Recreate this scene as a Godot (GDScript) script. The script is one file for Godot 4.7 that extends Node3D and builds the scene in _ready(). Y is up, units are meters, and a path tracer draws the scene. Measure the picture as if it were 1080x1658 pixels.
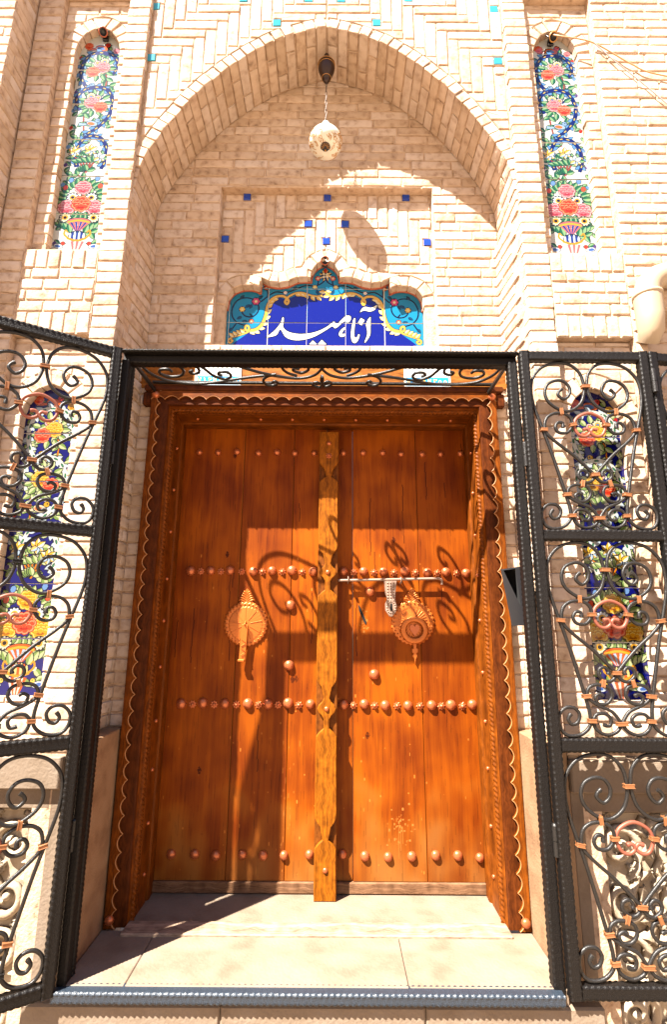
extends Node3D
# A brick doorway with a pointed arch, studded wooden door, wrought iron gate and painted tile panels.
# x to the right, y up from the threshold, z towards the street; the door leaves stand in the plane z = 0.
const XC := 0.012      # middle of the arch
const F := 0.50        # front of the brick wings
const SP := 0.475      # front of the spandrel above the arch
const N := 0.465       # wall of the niches
const T := 0.43        # tiles in the niches
const B := 0.205       # back wall of the arch recess
const P := 0.16        # herringbone panel in the back wall
const S := 0.105       # tiles of the sign
const CO := 0.0546     # height of one course

var rng := RandomNumberGenerator.new()
var M := {}
var bricks_mat: Array[StandardMaterial3D] = []
var shapes := {}
var counts := {}
var cam: Camera3D


class MB:
	var v := PackedVector3Array()
	var n := PackedVector3Array()
	var u := PackedVector2Array()
	var ix := PackedInt32Array()

	func tri(a: Vector3, b: Vector3, c: Vector3, ua := Vector2.ZERO, ub := Vector2.ZERO, uc := Vector2.ZERO) -> void:
		var nn := (b - a).cross(c - a).normalized()
		var k := v.size()
		v.append(a); v.append(b); v.append(c)
		n.append(nn); n.append(nn); n.append(nn)
		u.append(ua); u.append(ub); u.append(uc)
		ix.append(k); ix.append(k + 2); ix.append(k + 1)

	func quad(a: Vector3, b: Vector3, c: Vector3, d: Vector3) -> void:
		tri(a, b, c)
		tri(a, c, d)

	func grid(rows: Array, loop := false, flip := false) -> void:
		var k := v.size()
		var h := rows.size()
		var w: int = rows[0].size()
		var acc := PackedVector3Array()
		acc.resize(h * w)
		var quads := PackedInt32Array()
		for i in h - 1:
			for j in (w if loop else w - 1):
				var j2 := (j + 1) % w
				var a := i * w + j
				var b := i * w + j2
				var c := (i + 1) * w + j2
				var d := (i + 1) * w + j
				if flip:
					var t := b
					b = d
					d = t
				quads.append(a); quads.append(b); quads.append(c); quads.append(d)
		for i in h:
			v.append_array(rows[i])
		for q in range(0, quads.size(), 4):
			var a := quads[q]
			var b := quads[q + 1]
			var c := quads[q + 2]
			var d := quads[q + 3]
			var nn := (v[k + c] - v[k + a]).cross(v[k + d] - v[k + b])
			acc[a] += nn; acc[b] += nn; acc[c] += nn; acc[d] += nn
			ix.append(k + a); ix.append(k + c); ix.append(k + b)
			ix.append(k + a); ix.append(k + d); ix.append(k + c)
		for a in acc:
			n.append(a.normalized() if a.length_squared() > 1e-20 else Vector3.UP)
		var uu := PackedVector2Array()
		uu.resize(h * w)
		u.append_array(uu)

	func box(c: Vector3, size: Vector3, bev := 0.002, basis := Basis()) -> void:
		var h := size / 2.0
		var q := Vector3(maxf(h.x - bev, 0.0), maxf(h.y - bev, 0.0), maxf(h.z - bev, 0.0))
		var xf := Transform3D(basis, c)
		for ax in 3:
			for s: float in [-1.0, 1.0]:
				var a1 := (ax + 1) % 3
				var a2 := (ax + 2) % 3
				var pts: Array[Vector3] = []
				for e: Vector2 in [Vector2(-1, -1), Vector2(1, -1), Vector2(1, 1), Vector2(-1, 1)]:
					var p := Vector3.ZERO
					p[ax] = s * h[ax]
					p[a1] = e.x * q[a1]
					p[a2] = e.y * q[a2]
					pts.append(xf * p)
				if s > 0: quad(pts[0], pts[1], pts[2], pts[3])
				else: quad(pts[3], pts[2], pts[1], pts[0])
		if bev <= 0.0: return
		for ax in 3:
			var a1 := (ax + 1) % 3
			var a2 := (ax + 2) % 3
			for s1: float in [-1.0, 1.0]:
				for s2: float in [-1.0, 1.0]:
					var pts: Array[Vector3] = []
					for e: Vector2 in [Vector2(-1, 0), Vector2(1, 0), Vector2(1, 1), Vector2(-1, 1)]:
						var p := Vector3.ZERO
						p[ax] = e.x * q[ax]
						p[a1] = s1 * (h[a1] if e.y == 0 else q[a1])
						p[a2] = s2 * (q[a2] if e.y == 0 else h[a2])
						pts.append(xf * p)
					if s1 * s2 > 0: quad(pts[0], pts[1], pts[2], pts[3])
					else: quad(pts[3], pts[2], pts[1], pts[0])
		for sx: float in [-1.0, 1.0]:
			for sy: float in [-1.0, 1.0]:
				for sz: float in [-1.0, 1.0]:
					var a := xf * Vector3(sx * h.x, sy * q.y, sz * q.z)
					var b := xf * Vector3(sx * q.x, sy * h.y, sz * q.z)
					var c2 := xf * Vector3(sx * q.x, sy * q.y, sz * h.z)
					if sx * sy * sz > 0: tri(a, b, c2)
					else: tri(a, c2, b)

	# a section (side, up) swept along a path; caps close it
	func sweep(path: PackedVector3Array, section: PackedVector2Array, up: Vector3, widths := PackedFloat32Array(), closed := false) -> void:
		var rows := []
		var m := path.size()
		for i in m:
			var t: Vector3
			if closed: t = path[(i + 1) % m] - path[(i + m - 1) % m]
			else: t = path[mini(i + 1, m - 1)] - path[maxi(i - 1, 0)]
			t = t.normalized()
			var uu := up
			if absf(t.dot(up)) > 0.98: uu = Vector3.RIGHT if absf(up.x) < 0.5 else Vector3.BACK
			var side := t.cross(uu).normalized()
			var u2 := side.cross(t)
			var sc := widths[i] if widths.size() else 1.0
			var row := PackedVector3Array()
			for q in section: row.append(path[i] + (side * q.x + u2 * q.y) * sc)
			rows.append(row)
		if closed: rows.append(rows[0])
		grid(rows, true, true)
		if not closed:
			cap(rows[0], true)
			cap(rows[m - 1], false)

	func cap(ring: PackedVector3Array, first: bool) -> void:
		var c := Vector3.ZERO
		for p in ring: c += p
		c /= ring.size()
		for i in ring.size():
			var a := ring[i]
			var b := ring[(i + 1) % ring.size()]
			if first: tri(c, a, b)
			else: tri(c, b, a)

	# a polygon (counterclockwise, in xy) from z0 to z1 with a bevelled front; uv holds the rectangle that the picture fills
	func prism(poly: PackedVector2Array, z0: float, z1: float, bev := 0.0, uv := Rect2(), xf := Transform3D(), rough := 0.0, rg: RandomNumberGenerator = null, back := true) -> void:
		var m := poly.size()
		if m < 3: return
		if Geometry2D.is_polygon_clockwise(poly):
			poly = poly.duplicate()
			poly.reverse()
		var front := poly
		if bev > 0.0:
			front = PackedVector2Array()
			for i in m:
				var d1 := (poly[i] - poly[(i + m - 1) % m]).normalized()
				var d2 := (poly[(i + 1) % m] - poly[i]).normalized()
				var n1 := Vector2(-d1.y, d1.x)
				var n2 := Vector2(-d2.y, d2.x)
				var nb := (n1 + n2)
				var l := nb.length()
				nb = nb / l if l > 0.01 else n1
				front.append(poly[i] + nb * bev / maxf(0.5, nb.dot(n1)))
		var idx := Geometry2D.triangulate_polygon(front)
		if idx.is_empty():
			front = poly
			idx = Geometry2D.triangulate_polygon(front)
		var zs := PackedFloat32Array()
		for i in m: zs.append(z1 + (rg.randf_range(-rough, rough) if rg else 0.0))
		var q := func(p: Vector2) -> Vector2: return Vector2((p.x - uv.position.x) / uv.size.x, 1.0 - (p.y - uv.position.y) / uv.size.y) if uv.size.x > 0.0 else Vector2.ZERO
		for t in range(0, idx.size(), 3):
			var a := front[idx[t]]
			var b := front[idx[t + 1]]
			var c := front[idx[t + 2]]
			var ia := idx[t]
			var ib := idx[t + 1]
			var ic := idx[t + 2]
			if (b - a).cross(c - a) < 0.0:
				var tt := b
				b = c
				c = tt
				ib = idx[t + 2]
				ic = idx[t + 1]
			tri(xf * Vector3(a.x, a.y, zs[ia]), xf * Vector3(b.x, b.y, zs[ib]), xf * Vector3(c.x, c.y, zs[ic]), (q as Callable).call(a), (q as Callable).call(b), (q as Callable).call(c))
			if back: tri(xf * Vector3(a.x, a.y, z0), xf * Vector3(c.x, c.y, z0), xf * Vector3(b.x, b.y, z0))
		for i in m:
			var j := (i + 1) % m
			var e0 := Vector3(poly[i].x, poly[i].y, z1 - bev)
			var e1 := Vector3(poly[j].x, poly[j].y, z1 - bev)
			if bev > 0.0:
				var k := v.size()
				quad(xf * e0, xf * e1, xf * Vector3(front[j].x, front[j].y, zs[j]), xf * Vector3(front[i].x, front[i].y, zs[i]))
				if uv.size.x > 0.0:
					for w in range(k, v.size()): u[w] = (q as Callable).call(poly[i])
			quad(xf * Vector3(poly[i].x, poly[i].y, z0), xf * Vector3(poly[j].x, poly[j].y, z0), xf * e1, xf * e0)

	# a profile of (radius, height) turned about the axis z of xf
	func lathe(profile: PackedVector2Array, sides: int, xf := Transform3D(), ripple := 0.0, waves := 0) -> void:
		var rows := []
		for q in profile:
			var row := PackedVector3Array()
			for k in sides:
				var a := TAU * k / sides
				var r := q.x * (1.0 + ripple * cos(a * waves))
				row.append(xf * Vector3(cos(a) * r, sin(a) * r, q.y))
			rows.append(row)
		grid(rows, true, false)

	func add(m: MB, xf: Transform3D) -> void:
		var k := v.size()
		for p in m.v: v.append(xf * p)
		for p in m.n: n.append((xf.basis * p).normalized())
		u.append_array(m.u)
		for i in m.ix: ix.append(i + k)

	func mesh() -> ArrayMesh:
		var a := []
		a.resize(Mesh.ARRAY_MAX)
		a[Mesh.ARRAY_VERTEX] = v
		a[Mesh.ARRAY_NORMAL] = n
		a[Mesh.ARRAY_TEX_UV] = u
		a[Mesh.ARRAY_INDEX] = ix
		var r := ArrayMesh.new()
		r.add_surface_from_arrays(Mesh.PRIMITIVE_TRIANGLES, a)
		return r


# flat print: filled shapes drawn into a picture
class Pic:
	var im: Image
	var w: int
	var h: int
	var s := Vector2.ONE     # units to pixels
	var o := Vector2.ZERO

	func _init(pw: int, ph: int, ground: Color) -> void:
		w = pw
		h = ph
		im = Image.create(w, h, true, Image.FORMAT_RGB8)
		im.fill(ground)

	func at(p: Vector2) -> Vector2:
		return (p - o) * s

	func poly(pts: PackedVector2Array, c: Color) -> void:
		var q := PackedVector2Array()
		var lo := 1e9
		var hi := -1e9
		for p in pts:
			var t := at(p)
			q.append(t)
			lo = minf(lo, t.y)
			hi = maxf(hi, t.y)
		for y in range(maxi(0, int(floor(lo))), mini(h - 1, int(ceil(hi))) + 1):
			var yc := y + 0.5
			var xs := PackedFloat32Array()
			for i in q.size():
				var a := q[i]
				var b := q[(i + 1) % q.size()]
				if (a.y <= yc) != (b.y <= yc): xs.append(a.x + (yc - a.y) / (b.y - a.y) * (b.x - a.x))
			xs.sort()
			for k in range(0, xs.size() - 1, 2):
				var x0 := maxi(0, int(round(xs[k])))
				var x1 := mini(w, int(round(xs[k + 1])))
				if x1 > x0: im.fill_rect(Rect2i(x0, y, x1 - x0, 1), c)

	func ell(c: Vector2, rx: float, ry: float, ang: float, col: Color) -> void:
		var pts := PackedVector2Array()
		for k in 18:
			var a := TAU * k / 18.0
			pts.append(c + Vector2(cos(a) * rx, sin(a) * ry).rotated(ang))
		poly(pts, col)

	func leaf(p: Vector2, l: float, ang: float, wid: float, c1: Color, c2: Color, edge: Color, e := 0.012) -> void:
		for pass_i in 3:
			var g := e if pass_i == 0 else 0.0
			var up := PackedVector2Array()
			var dn := PackedVector2Array()
			for k in 9:
				var t := k / 8.0
				var r := sin(pow(t, 0.8) * PI) * wid * l + g * (1.0 if k > 0 and k < 8 else 0.4)
				up.append(Vector2((t * (l + 2 * g) - g), r))
				dn.append(Vector2((t * (l + 2 * g) - g), -r if pass_i < 2 else -r * 0.1))
			dn.reverse()
			up.append_array(dn)
			for k in up.size(): up[k] = p + up[k].rotated(ang)
			poly(up, edge if pass_i == 0 else c1 if pass_i == 1 else c2)

	func line(ctrl: Array, w0: float, w1: float, col: Color, sub := 7) -> void:
		var pts := cr(ctrl, sub)
		var m := pts.size()
		var up := PackedVector2Array()
		var dn := PackedVector2Array()
		for i in m:
			var d := (pts[mini(i + 1, m - 1)] - pts[maxi(i - 1, 0)]).normalized()
			var r := lerpf(w0, w1, float(i) / (m - 1))
			var nn := Vector2(-d.y, d.x) * r
			up.append(pts[i] + nn)
			dn.append(pts[i] - nn)
		for i in m - 1:
			poly(PackedVector2Array([up[i], up[i + 1], dn[i + 1], dn[i]]), col)

	static func cr(ctrl: Array, sub: int) -> PackedVector2Array:
		var r := PackedVector2Array()
		var m := ctrl.size()
		for i in m - 1:
			var p0: Vector2 = ctrl[maxi(i - 1, 0)]
			var p1: Vector2 = ctrl[i]
			var p2: Vector2 = ctrl[i + 1]
			var p3: Vector2 = ctrl[mini(i + 2, m - 1)]
			for k in sub: r.append(p1.cubic_interpolate(p2, p0, p3, float(k) / sub))
		r.append(ctrl[m - 1])
		return r

	# a peony: scalloped rows of petals from the rim inwards
	func rose(c: Vector2, r: float, dark: Color, mid: Color, pale: Color) -> void:
		for k in 9:
			var a := TAU * k / 9.0
			ell(c + Vector2(cos(a), sin(a)) * r * 0.72, r * 0.36, r * 0.36, 0, dark)
		for k in 9:
			var a := TAU * k / 9.0
			ell(c + Vector2(cos(a), sin(a)) * r * 0.7, r * 0.31, r * 0.31, 0, pale)
			ell(c + Vector2(cos(a), sin(a)) * r * 0.58, r * 0.29, r * 0.29, 0, mid)
		ell(c, r * 0.66, r * 0.62, 0, dark)
		for row in 3:
			var y := -0.34 + row * 0.3
			for k in 3 + row % 2:
				var x := (k - (1.0 + (row % 2) * 0.5)) * 0.42
				ell(c + Vector2(x, y) * r, r * 0.27, r * 0.22, 0, dark)
				ell(c + Vector2(x, y - 0.02) * r, r * 0.23, r * 0.19, 0, pale)
				ell(c + Vector2(x, y + 0.05) * r, r * 0.21, r * 0.15, 0, mid)
		ell(c + Vector2(0, 0.12) * r, r * 0.3, r * 0.26, 0, dark)
		ell(c + Vector2(0, 0.14) * r, r * 0.26, r * 0.21, 0, pale)
		ell(c + Vector2(0, 0.19) * r, r * 0.22, r * 0.15, 0, mid)

	func daisy(c: Vector2, r: float, petal: Color, ring: Color, heart: Color, edge: Color) -> void:
		ell(c, r * 1.12, r * 1.12, 0, edge)
		for k in 11:
			var a := TAU * k / 11.0
			ell(c + Vector2(cos(a), sin(a)) * r * 0.72, r * 0.3, r * 0.2, a, petal)
		ell(c, r * 0.55, r * 0.55, 0, ring)
		ell(c, r * 0.3, r * 0.3, 0, heart)

	func bird(c: Vector2, r: float, d: float, body: Color, wing: Color, head: Color, edge: Color) -> void:
		line([c + Vector2(-0.5 * d, 0.1) * r, c + Vector2(-1.1 * d, 0.16) * r, c + Vector2(-1.75 * d, 0.1) * r], r * 0.18, r * 0.3, edge)
		line([c + Vector2(-0.5 * d, 0.1) * r, c + Vector2(-1.1 * d, 0.16) * r, c + Vector2(-1.7 * d, 0.1) * r], r * 0.12, r * 0.22, body)
		ell(c, r * 0.82, r * 0.5, 0.25 * d, edge)
		ell(c + Vector2(0.68 * d, -0.5) * r, r * 0.4, r * 0.4, 0, edge)
		ell(c, r * 0.74, r * 0.42, 0.25 * d, body)
		ell(c + Vector2(0.68 * d, -0.5) * r, r * 0.32, r * 0.32, 0, head)
		ell(c + Vector2(-0.12 * d, 0.02) * r, r * 0.5, r * 0.25, 0.2 * d, wing)
		poly(PackedVector2Array([c + Vector2(0.95 * d, -0.6) * r, c + Vector2(1.3 * d, -0.48) * r, c + Vector2(0.95 * d, -0.4) * r]), edge)
		ell(c + Vector2(0.74 * d, -0.56) * r, r * 0.08, r * 0.08, 0, edge)


# ---------- small helpers

func num(parent: Node, called: String) -> String:
	var key := str(parent.get_instance_id()) + called
	var k: int = counts.get(key, 0)
	counts[key] = k + 1
	return called if k == 0 else "%s_%03d" % [called, k]


func thing(called: String, label: String, category: String, where := Vector3.ZERO, turn := 0.0, group := "") -> Node3D:
	var o := Node3D.new()
	o.name = num(self, called)
	add_child(o, true)
	o.position = where
	o.rotation.y = turn
	o.set_meta("label", label)
	o.set_meta("category", category)
	if group: o.set_meta("group", group)
	return o


func part(parent: Node3D, called: String, shape: Mesh, m: Material, xf := Transform3D(), label := "") -> MeshInstance3D:
	var o := MeshInstance3D.new()
	o.name = num(parent, called)
	o.mesh = shape
	o.material_override = m
	parent.add_child(o, true)
	o.transform = xf
	if label: o.set_meta("label", label)
	return o


func group_part(parent: Node3D, called: String, label := "") -> Node3D:
	var o := Node3D.new()
	o.name = num(parent, called)
	parent.add_child(o, true)
	if label: o.set_meta("label", label)
	return o


func struct(called: String, shape: Mesh, m: Material) -> MeshInstance3D:
	var o := part(self, called, shape, m)
	o.set_meta("kind", "structure")
	return o


func lin(r: float, g: float, b: float) -> Color:
	return Color(r, g, b).linear_to_srgb()


func mat(called: String, c: Color, rough: float, metal := 0.0) -> StandardMaterial3D:
	var m := StandardMaterial3D.new()
	m.resource_name = called
	m.albedo_color = c
	m.roughness = rough
	m.metallic = metal
	M[called] = m
	return m


func noise_tex(sd: int, freq: float, oct: int, size: int, ramp: Array = []) -> NoiseTexture2D:
	var f := FastNoiseLite.new()
	f.seed = sd
	f.frequency = freq
	f.fractal_octaves = oct
	f.noise_type = FastNoiseLite.TYPE_SIMPLEX_SMOOTH
	var t := NoiseTexture2D.new()
	t.width = size
	t.height = size
	t.seamless = true
	t.noise = f
	if ramp.size():
		var g := Gradient.new()
		var offs := PackedFloat32Array()
		var cols := PackedColorArray()
		for e: Array in ramp:
			offs.append(e[0])
			cols.append(e[1])
		g.offsets = offs
		g.colors = cols
		t.color_ramp = g
	return t


func tri_map(m: StandardMaterial3D, t: Texture2D, metres: float, relief: Texture2D = null, cm := 0.1) -> void:
	m.albedo_texture = t
	m.uv1_triplanar = true
	m.uv1_world_triplanar = true
	m.uv1_triplanar_sharpness = 6.0
	m.uv1_scale = Vector3.ONE / metres
	if relief:
		m.heightmap_enabled = true
		m.heightmap_texture = relief
		m.heightmap_scale = cm


func wood_image(sd: int, w: int, h: int, across: bool) -> ImageTexture:
	var f := FastNoiseLite.new()
	f.seed = sd
	f.frequency = 1.0
	f.fractal_octaves = 3
	var img := Image.create(w, h, true, Image.FORMAT_RGB8)
	for y in h:
		for x in w:
			var a := float(x) / w
			var b := float(y) / h
			if across:
				var t := a
				a = b
				b = t
			# a full turn round a cylinder in each direction keeps the edges seamless
			var wob := f.get_noise_2d(sin(b * TAU) * 0.7 + 9.0, a * 3.0) * 0.05
			var g := f.get_noise_3d(cos((a + wob) * TAU) * 6.0, sin((a + wob) * TAU) * 6.0, sin(b * TAU) * 0.35)
			var fine := f.get_noise_3d(cos(a * TAU) * 38.0, sin(a * TAU) * 38.0, sin(b * TAU) * 2.4 + 30.0)
			var blot := f.get_noise_3d(cos(a * TAU) * 1.3, sin(a * TAU) * 1.3, cos(b * TAU) * 1.6 - 50.0)
			var k := clampf(0.82 + g * 0.22 + fine * 0.14 + blot * 0.2, 0.4, 1.0)
			if fine < -0.46: k *= 0.8
			img.set_pixel(x, y, Color(k, k * (0.90 + 0.1 * k), k * (0.8 + 0.2 * k)))
	return ImageTexture.create_from_image(img)


# the two leaves of the door share one picture of their boards: grain, dust near the foot, scratches and pale splashes
func door_image(w: int, h: int) -> ImageTexture:
	var f := FastNoiseLite.new()
	f.seed = 41
	f.frequency = 1.0
	f.fractal_octaves = 3
	var img := Image.create(w, h, true, Image.FORMAT_RGB8)
	var wood := Color(0.60, 0.33, 0.055)
	var dark := Color(0.42, 0.19, 0.03)
	var dust := Color(0.56, 0.42, 0.30)
	for y in h:
		var b := 1.0 - float(y) / h       # 0 at the foot
		for x in w:
			var a := float(x) / w
			var wob := f.get_noise_2d(a * 4.0, b * 2.2) * 0.02
			var g := f.get_noise_2d((a + wob) * 42.0, b * 1.5)
			var fine := f.get_noise_2d(a * 210.0, b * 9.0)
			var blot := f.get_noise_2d(a * 5.0 + 60.0, b * 5.5)
			var t := clampf(0.60 + g * 0.40 + fine * 0.24 + blot * 0.8, 0.0, 1.0)
			var c := dark.lerp(wood, t)
			var d := clampf((0.17 - b) / 0.17 + blot * 0.9, 0.0, 1.0) * 0.75 * clampf((0.3 - b) / 0.1, 0.0, 1.0)
			c = c.lerp(dust, d)
			if fine < -0.5: c = c.darkened(0.14)
			img.set_pixel(x, y, c)
	var r := RandomNumberGenerator.new()
	r.seed = 77
	for k in 120:                          # scratches and specks
		var x := r.randi_range(0, w - 4)
		var y := r.randi_range(int(h * 0.3), h - 4)
		img.fill_rect(Rect2i(x, y, r.randi_range(1, 2), r.randi_range(1, 5)), Color(0.70, 0.47, 0.25))
	for k in 50:                           # a splash on the right leaf and its runs
		var x := int(w * (0.742 + r.randfn(0, 0.016)))
		var y := int(h * (0.872 + r.randfn(0, 0.02)))
		img.fill_rect(Rect2i(clampi(x, 0, w - 3), clampi(y, 0, h - 4), r.randi_range(1, 3), r.randi_range(1, 4)), Color(0.66, 0.47, 0.30))
	for k in 3:
		img.fill_rect(Rect2i(int(w * (0.735 + k * 0.006)), int(h * 0.875), 1, int(h * (0.06 - k * 0.014))), Color(0.64, 0.43, 0.24))
	for k in 16:                           # drying cracks along the grain and knots
		var x := r.randi_range(4, w - 5)
		var y := r.randi_range(10, int(h * 0.8))
		for q in r.randi_range(20, 110):
			if y + q < h - 2:
				img.set_pixel(x + int(sin(q * 0.07 + k) * 1.2), y + q, Color(0.20, 0.075, 0.02))
	for k in 9:
		var cx := r.randi_range(12, w - 13)
		var cy := r.randi_range(20, h - 30)
		for q in 90:
			var a := r.randf() * TAU
			var d := sqrt(r.randf())
			img.set_pixel(clampi(cx + int(cos(a) * d * 3.5), 0, w - 1), clampi(cy + int(sin(a) * d * 6.0), 0, h - 1), Color(0.27, 0.11, 0.03))
	for k in 26:
		var x := int(w * (0.39 + r.randfn(0, 0.012)))
		var y := int(h * r.randf_range(0.70, 0.92))
		img.fill_rect(Rect2i(clampi(x, 0, w - 3), y, 1, r.randi_range(2, 9)), Color(0.64, 0.42, 0.22))
	for k in 30:
		var x := int(w * (0.635 + r.randfn(0, 0.006)))
		var y := int(h * (0.455 + r.randfn(0, 0.02)))
		img.fill_rect(Rect2i(clampi(x, 0, w - 3), y, r.randi_range(1, 3), r.randi_range(1, 4)), Color(0.66, 0.46, 0.28))
	return ImageTexture.create_from_image(img)


func make_materials() -> void:
	var clay := noise_tex(3, 0.012, 5, 512, [[0.0, Color(0.66, 0.61, 0.56)], [0.26, Color(0.88, 0.85, 0.82)], [0.5, Color(0.96, 0.95, 0.93)], [1.0, Color(1, 1, 1)]])
	var clay_bump := noise_tex(5, 0.045, 4, 512)
	var base := Vector3(0.52, 0.410, 0.328)
	for k in 7:
		var l: float = [1.0, 1.08, 0.91, 1.03, 0.83, 1.10, 0.95][k]
		var w: float = [0.0, -0.012, 0.018, 0.012, 0.03, -0.018, 0.024][k]
		var m := mat("brick_%d" % k, lin((base.x + w) * l, base.y * l, (base.z - w) * l), 0.92)
		tri_map(m, clay, 0.42, clay_bump, 0.12)
		bricks_mat.append(m)
	tri_map(mat("mortar", lin(0.50, 0.365, 0.26), 0.95), clay, 0.3, clay_bump, 0.15)
	tri_map(mat("stone", lin(0.19, 0.146, 0.108), 0.8), noise_tex(9, 0.006, 5, 512, [[0.0, Color(0.84, 0.80, 0.75)], [0.45, Color(0.95, 0.93, 0.9)], [1.0, Color(1, 1, 1)]]), 0.7, noise_tex(10, 0.08, 3, 512), 0.12)
	tri_map(mat("bounce_lit_stone", lin(0.26, 0.165, 0.092), 0.8), noise_tex(9, 0.006, 5, 512, [[0.0, Color(0.8, 0.74, 0.68)], [0.5, Color(0.95, 0.92, 0.88)], [1.0, Color(1, 1, 1)]]), 0.5, noise_tex(10, 0.08, 3, 512), 0.12)  # jamb block stone, tinted orange to paint in the bounced light
	mat("edge_highlight", lin(0.36, 0.16, 0.055), 0.5)  # paler wood that paints a highlight along the carved rim
	tri_map(mat("carved_stone", lin(0.36, 0.305, 0.24), 0.8), noise_tex(19, 0.01, 4, 512, [[0.0, Color(0.82, 0.76, 0.68)], [0.5, Color(0.96, 0.94, 0.9)], [1.0, Color(1, 1, 1)]]), 0.5, noise_tex(20, 0.09, 3, 512), 0.08)
	tri_map(mat("ground", lin(0.37, 0.28, 0.195), 0.95), noise_tex(21, 0.01, 5, 512, [[0.0, Color(0.7, 0.66, 0.6)], [1.0, Color(1, 1, 1)]]), 1.6)
	var wv := wood_image(11, 384, 384, false)
	var wh := wood_image(12, 384, 384, true)
	tri_map(mat("wood_up", lin(0.185, 0.047, 0.0035), 0.5), wv, 0.5)
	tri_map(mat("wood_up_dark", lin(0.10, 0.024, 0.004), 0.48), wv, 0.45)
	tri_map(mat("wood_along", lin(0.185, 0.047, 0.0035), 0.5), wh, 0.5)
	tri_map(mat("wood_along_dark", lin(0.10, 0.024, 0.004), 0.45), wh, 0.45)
	tri_map(mat("wood_beam", lin(0.34, 0.12, 0.02), 0.6), wh, 0.6)
	tri_map(mat("astragal", lin(0.31, 0.095, 0.005), 0.5), wv, 0.4)
	tri_map(mat("astragal_base", lin(0.18, 0.052, 0.006), 0.55), wv, 0.3)
	tri_map(mat("foot_rail", lin(0.20, 0.105, 0.055), 0.6), wh, 0.4)
	tri_map(mat("sill_wood", lin(0.36, 0.25, 0.17), 0.8), wh, 0.5)
	var d := mat("door_boards", lin(0.78, 0.62, 0.34), 0.5)
	d.albedo_texture = door_image(512, 760)
	mat("copper", lin(0.44, 0.125, 0.045), 0.3, 0.55)
	mat("brass", lin(0.46, 0.125, 0.018), 0.34, 0.45)
	mat("old_steel", lin(0.26, 0.175, 0.13), 0.5, 0.3)
	var speck := noise_tex(31, 0.09, 4, 512, [[0.0, Color(0.30, 0.30, 0.30)], [0.45, Color(0.5, 0.49, 0.48)], [0.62, Color(0.68, 0.66, 0.64)], [0.78, Color(1, 0.96, 0.92)]])
	var iron := mat("iron", lin(0.016, 0.0135, 0.0125), 0.5, 0.0)
	tri_map(iron, speck, 0.16, noise_tex(32, 0.06, 4, 512), 0.12)
	var bar := mat("iron_bar", lin(0.034, 0.032, 0.031), 0.38, 0.0)
	tri_map(bar, speck, 0.12, noise_tex(33, 0.09, 3, 512), 0.06)
	iron.metallic_specular = 0.32
	bar.metallic_specular = 0.42
	var worn := mat("sky_tinted_iron", lin(0.055, 0.085, 0.13), 0.38, 0.0)  # sill bar iron; its blue is the reflected sky put into the colour
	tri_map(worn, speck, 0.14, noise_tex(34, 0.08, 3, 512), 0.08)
	mat("chain", lin(0.10, 0.075, 0.06), 0.45, 0.4)
	mat("collar", lin(0.24, 0.095, 0.034), 0.5, 0.35)
	mat("red_iron", lin(0.21, 0.062, 0.036), 0.5, 0.2)
	mat("black", lin(0.012, 0.012, 0.014), 0.35, 0.1)
	mat("hole_shade", lin(0.004, 0.004, 0.004), 0.9)  # near black that paints the shade inside the slots and the keyhole
	mat("grout", lin(0.68, 0.62, 0.54), 0.9)
	mat("red_edge", lin(0.33, 0.075, 0.03), 0.5)
	mat("blue_tile", lin(0.012, 0.045, 0.30), 0.15)
	mat("turquoise_tile", lin(0.03, 0.27, 0.40), 0.15)
	mat("cream_metal", lin(0.62, 0.61, 0.53), 0.4)
	mat("gold_paint", lin(0.40, 0.19, 0.04), 0.45, 0.2)
	mat("dark_bronze", lin(0.030, 0.014, 0.009), 0.35, 0.3)
	mat("pipe_paint", lin(0.36, 0.28, 0.19), 0.5)
	mat("cable_tan", lin(0.45, 0.26, 0.13), 0.6)
	mat("cable_grey", lin(0.32, 0.28, 0.27), 0.6)
	for m: StandardMaterial3D in [M.wood_up, M.wood_along, M.astragal, M.door_boards, M.astragal_base, M.foot_rail, M.wood_beam, M.wood_up_dark, M.wood_along_dark]:
		m.metallic_specular = 0.22


# ---------- bricks

func brick_shape(w: float, h: float, d: float) -> Mesh:
	var kw := int(round(w * 500.0))
	var kh := int(round(h * 500.0))
	var kd := int(round(d * 200.0))
	var key := "%d_%d_%d_%d" % [kw, kh, kd, rng.randi_range(0, 4)]
	if not shapes.has(key):
		shapes[key] = make_brick(kw / 500.0, kh / 500.0, kd / 200.0)
	return shapes[key]


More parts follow.
